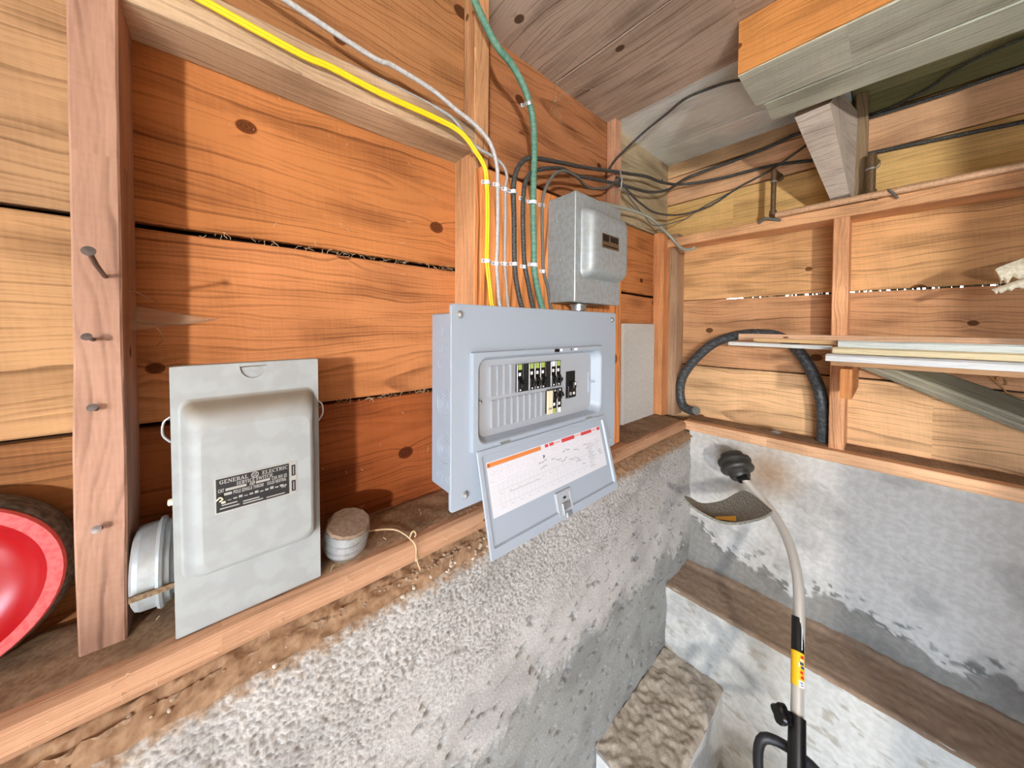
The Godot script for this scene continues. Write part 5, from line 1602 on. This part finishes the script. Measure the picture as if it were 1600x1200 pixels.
func small_things() -> void:
	# white painted board beside the panel
	var b := MB.new()
	b.plank(Vector3(1.279, 1.137, -0.7495), Vector3(1.553, 1.569, -0.735), 1, 0.001, 0.001, 2.0, nz)
	solo(b, "painted_panel", M.white_board, "flat white painted panel leaning on the boards between the breaker panel and the corner", "panel")

	# wheel leaning behind the first post
	var t := thing("wheel", Vector3(-0.245, 1.138, -0.69), "wheel with glossy red dished rim and dusty black tyre, left of the post", "wheel")
	var f := frame(Vector3(-0.2465, 1.2455, -0.705), Vector3(0.06, 0.10, 1.0))
	b = MB.new()
	b.lathe([Vector2(0.082, -0.020), Vector2(0.094, -0.026), Vector2(0.1025, -0.018), Vector2(0.105, 0.0), Vector2(0.1030, 0.016), Vector2(0.099, 0.026), Vector2(0.095, 0.028), Vector2(0.092, 0.024)], f, 56, true)
	part(b, "tyre", M.tyre_rubber, t)
	b = MB.new()
	b.lathe([Vector2(0.0845, 0.0325), Vector2(0.0810, 0.028), Vector2(0.075, 0.018), Vector2(0.064, 0.011), Vector2(0.052, 0.004), Vector2(0.036, 0.002), Vector2(0.022, 0.004), Vector2(0.018, 0.012), Vector2(0.012, 0.014), Vector2(0, 0.014)], f, 56, true)
	var rim := part(b, "rim", M.red_enamel, t)
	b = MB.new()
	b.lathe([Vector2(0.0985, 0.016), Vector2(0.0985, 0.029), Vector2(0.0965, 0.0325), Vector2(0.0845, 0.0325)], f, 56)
	part(b, "flange", M.sheen_red, rim, "pinkish outer flange with its sheen painted in")  # paler red stands in for light catching the flange

	# squat metal fitting lying on the sill
	t = thing("conduit_fitting", Vector3(0.176, 1.137, -0.665), "squat dusty metal fitting with a ribbed side, on the sill right of the large switch", "fitting")
	f = frame(Vector3(0.169, 1.1555, -0.645), Vector3(0.05, 0.93, 0.26)) * Transform3D(Basis.from_scale(Vector3.ONE * 1.06), Vector3.ZERO)
	b = MB.new()
	b.lathe([Vector2(0.026, -0.012), Vector2(0.031, -0.004), Vector2(0.0345, 0.002), Vector2(0.0345, 0.009), Vector2(0.0325, 0.010), Vector2(0.0325, 0.012), Vector2(0.0350, 0.013), Vector2(0.0350, 0.023), Vector2(0.0330, 0.024), Vector2(0.0330, 0.026), Vector2(0.0350, 0.027), Vector2(0.0350, 0.040)], f, 30)
	part(b, "ribbed_body", M.zinc, t)
	b = MB.new()
	b.tint(Color(0.56, 0.48, 0.41))
	b.lathe([Vector2(0.0350, 0.040), Vector2(0.0325, 0.0445), Vector2(0.0, 0.0455)], f, 12)
	part(b, "dusty_top", M.dust, t, "dust-covered top face")

	# pale root-like string on the sill
	b = MB.new()
	b.tube(spline([[0.206, 1.1475, -0.672], [0.230, 1.1465, -0.664], [0.246, 1.146, -0.655], [0.262, 1.145, -0.640], [0.270, 1.144, -0.614], [0.272, 1.143, -0.598], [0.276, 1.136, -0.585], [0.277, 1.118, -0.583], [0.2785, 1.104, -0.582], [0.281, 1.092, -0.574]], 5), 0.0019, 7, 0.0, 0.0011)
	b.tube(spline([[0.272, 1.1445, -0.600], [0.2765, 1.150, -0.604], [0.2805, 1.1535, -0.601], [0.2815, 1.150, -0.595], [0.278, 1.1475, -0.593]], 5), 0.0016, 7)
	b.tube(spline([[0.2765, 1.120, -0.5825], [0.274, 1.114, -0.580], [0.2735, 1.109, -0.5785]], 4), 0.001, 6)
	solo(b, "string", M.root_fibre, "pale curled string lying over the sill edge beside the ribbed fitting", "string")

	# nails in the first post
	b = MB.new()
	b.tube([Vector3(-0.1065, 1.610, -0.651), Vector3(-0.1055, 1.619, -0.605), Vector3(-0.1035, 1.628, -0.566)], 0.0024, 9)
	b.lathe([Vector2(0.0052, 0), Vector2(0.0055, 0.0016), Vector2(0, 0.002)], frame(Vector3(-0.1035, 1.628, -0.566), Vector3(0.04, 0.22, 0.95)), 12)
	solo(b, "nail", M.nail_steel, "long nail sticking out of the left post, highest of its nails", "nail", "nails in the left post")
	for q in [[-0.117, 1.531, 0.020, "bent nail stub in the left post, just below the long nail"], [-0.116, 1.444, 0.008, "short nail head in the left post level with the top of the large switch"], [-0.114, 1.293, 0.010, "short nail stub low on the left post above the wheel"]]:
		b = MB.new()
		b.tube([Vector3(q[0], q[1], -0.653), Vector3(q[0] - 0.001, q[1] + 0.004, -0.652 + q[2])], 0.0024, 8)
		b.lathe([Vector2(0.0045, 0), Vector2(0.0048, 0.0015), Vector2(0, 0.0018)], frame(Vector3(q[0] - 0.001, q[1] + 0.004, -0.652 + q[2]), Vector3(-0.1, 0.4, 0.9)), 10)
		solo(b, "nail", M.nail_steel, q[3], "nail", "nails in the left post")

	# peeling paper hanging at the right
	b = MB.new()
	for q in [[[1.50, 1.738, 0.235], [1.50, 1.712, 0.185], [1.487, 1.700, 0.180], 0.05], [[1.495, 1.690, 0.245], [1.49, 1.672, 0.205], [1.485, 1.655, 0.173], 0.022]]:
		var mid := spline([q[0], q[1], q[2]], 7)
		var wide: float = q[3]
		for i in mid.size() - 1:
			var w0 := wide * (1.0 - 0.55 * float(i) / mid.size()) * (1.0 + 0.25 * sin(i * 2.3))
			var w1 := wide * (1.0 - 0.55 * float(i + 1) / mid.size()) * (1.0 + 0.25 * sin((i + 1) * 2.3))
			for k in 4:
				var c: Callable = func(s: float, w: float, p: Vector3) -> Vector3: return p + Vector3(-0.008 * sin(s * PI), -w * s, 0.008 * s)
				var s0 := k / 4.0; var s1 := (k + 1) / 4.0
				for th in [0.0, 0.0008]:
					var o := Vector3(th, 0, 0)
					b.quad(c.call(s0, w0, mid[i]) + o, c.call(s1, w0, mid[i]) + o, c.call(s1, w1, mid[i + 1]) + o, c.call(s0, w1, mid[i + 1]) + o, Vector3(-1 if th == 0.0 else 1, 0, 0))
	b.tube(spline([[1.50, 1.735, 0.235], [1.55, 1.75, 0.30], [1.70, 1.77, 0.36]], 4), 0.004, 6)
	solo(b, "torn_paper", M.peeling_paper, "torn curl of cream paper hanging in front of the back wall at the right edge", "paper")

	# jute string hanging on the back wall
	b = MB.new()
	b.tube(spline([[1.706, 1.430, 0.193], [1.702, 1.415, 0.202], [1.702, 1.398, 0.212], [1.702, 1.385, 0.222], [1.703, 1.368, 0.234], [1.704, 1.360, 0.262], [1.706, 1.362, 0.30]], 5), 0.0021, 6)
	b.tube(spline([[1.702, 1.398, 0.212], [1.700, 1.418, 0.216], [1.701, 1.412, 0.226], [1.701, 1.396, 0.229], [1.702, 1.392, 0.222]], 5), 0.0017, 6)
	solo(b, "string", M.jute, "frayed tan string with a loop hanging on the back wall below the mouldings", "string")

	# stone on the back sill
	b = MB.new()
	b.tint(Color(0.55, 0.52, 0.49))
	var rings := []
	for j in 6:
		var ring := []
		for k in 12:
			var a := TAU * k / 12.0
			var r := 0.014 * sin(PI * (j + 0.35) / 5.7) * (1.0 + 0.18 * sin(a * 3.0 + j))
			ring.append(Vector3(1.640 + cos(a) * r, 1.1375 + 0.0032 * j, -0.285 + sin(a) * r * 1.2))
		rings.append(ring)
	b.loft(rings, true, true)
	solo(b, "pebble", M.plaster, "grey pebble lying on the back sill left of the hose's foot", "stone")

	# cobwebs: thin torn sheets of silk
	var web := func(corners: Array, threads: Array, label: String) -> void:
		var m := MB.new()
		var c: Array = spline(corners, 5) if corners.size() > 1 else []
		var top: Vector3 = c[0] if c.size() else Vector3.ZERO
		for i in maxi(0, c.size() - 1):
			m.quad(top, c[i], c[i + 1], top.lerp(c[i + 1], 0.5), Vector3(0, 0.3, 1))
		for th in threads:
			m.tube(spline(th, 5), 0.0006, 5)
		var o := solo(m, "cobweb", M.cobweb_silk, label, "cobweb")
		o.set_meta("kind", "stuff")
	web.call([[-0.094, 1.578, -0.73], [-0.094, 1.545, -0.70], [-0.06, 1.548, -0.728], [-0.03, 1.553, -0.742], [-0.004, 1.559, -0.748]], [[[-0.07, 1.546, -0.725], [-0.064, 1.53, -0.735], [-0.072, 1.518, -0.748]], [[-0.093, 1.60, -0.70], [-0.07, 1.585, -0.748]], [[-0.092, 1.555, -0.69], [-0.05, 1.553, -0.73], [0.0, 1.562, -0.748]]], "dusty cobweb stretched from the left post to the orange boards")
	web.call([], [[[0.838, 2.352, -0.745], [0.836, 2.30, -0.744], [0.85, 2.27, -0.7475], [0.91, 2.20, -0.748]], [[0.80, 2.357, -0.70], [0.835, 2.31, -0.738], [0.85, 2.28, -0.747]], [[0.838, 2.31, -0.742], [0.87, 2.33, -0.70], [0.92, 2.357, -0.62]], [[0.838, 2.305, -0.743], [0.93, 2.33, -0.74], [1.05, 2.357, -0.735]], [[0.842, 2.30, -0.744], [0.90, 2.345, -0.70], [0.99, 2.358, -0.66]], [[0.836, 2.30, -0.744], [0.825, 2.27, -0.747], [0.82, 2.24, -0.748]], [[0.85, 2.29, -0.746], [0.87, 2.265, -0.7475], [0.872, 2.24, -0.748]]], "grey cobweb threads in the angle of the wall and the brown ceiling planks")

	# shavings and fibres stuck to the sill
	var mm := MultiMesh.new()
	mm.transform_format = MultiMesh.TRANSFORM_3D
	var sh := MB.new()
	sh.tube(spline([[-0.008, 0, 0], [-0.004, 0.002, 0.001], [0.001, 0.0012, 0.003], [0.006, 0.003, 0.001], [0.009, 0.001, -0.001]], 3), 0.00055, 5)
	mm.mesh = mesh_of(sh, M.root_fibre, Vector3.ZERO)
	mm.instance_count = 430
	for i in 430:
		var x := rng.randf_range(-0.16, 1.2)
		var front := rng.randf() < 0.6
		var p := Vector3(x, rng.randf_range(1.10, 1.134), -0.5905) if front else Vector3(x, 1.1385, rng.randf_range(-0.74, -0.61))
		if i >= 170:
			var seam: float = [2.0005, 1.7005, 1.3935][i % 3]
			var far := pow(rng.randf(), 0.6)
			p = Vector3(lerpf(-0.05, 0.46, far), seam + rng.randf_range(-0.004, 0.003), -0.7485)
			if i > 390:
				p = Vector3(rng.randf_range(-0.02, 0.45), rng.randf_range(1.16, 1.98), -0.7485)
		mm.set_instance_transform(i, Transform3D(Basis.from_euler(Vector3(rng.randf() * 6.0, rng.randf() * 6.0, rng.randf() * 6.0)) * Basis.from_scale(Vector3.ONE * rng.randf_range(0.3, 0.9)), p))
	var mi := MultiMeshInstance3D.new()
	mi.name = unique(self, "wood_shavings")
	mi.multimesh = mm
	mi.set_meta("kind", "stuff")
	tag(mi, "thin pale shavings and fibres clinging to the wooden sill and board joints", "shavings")
	add_child(mi, true)
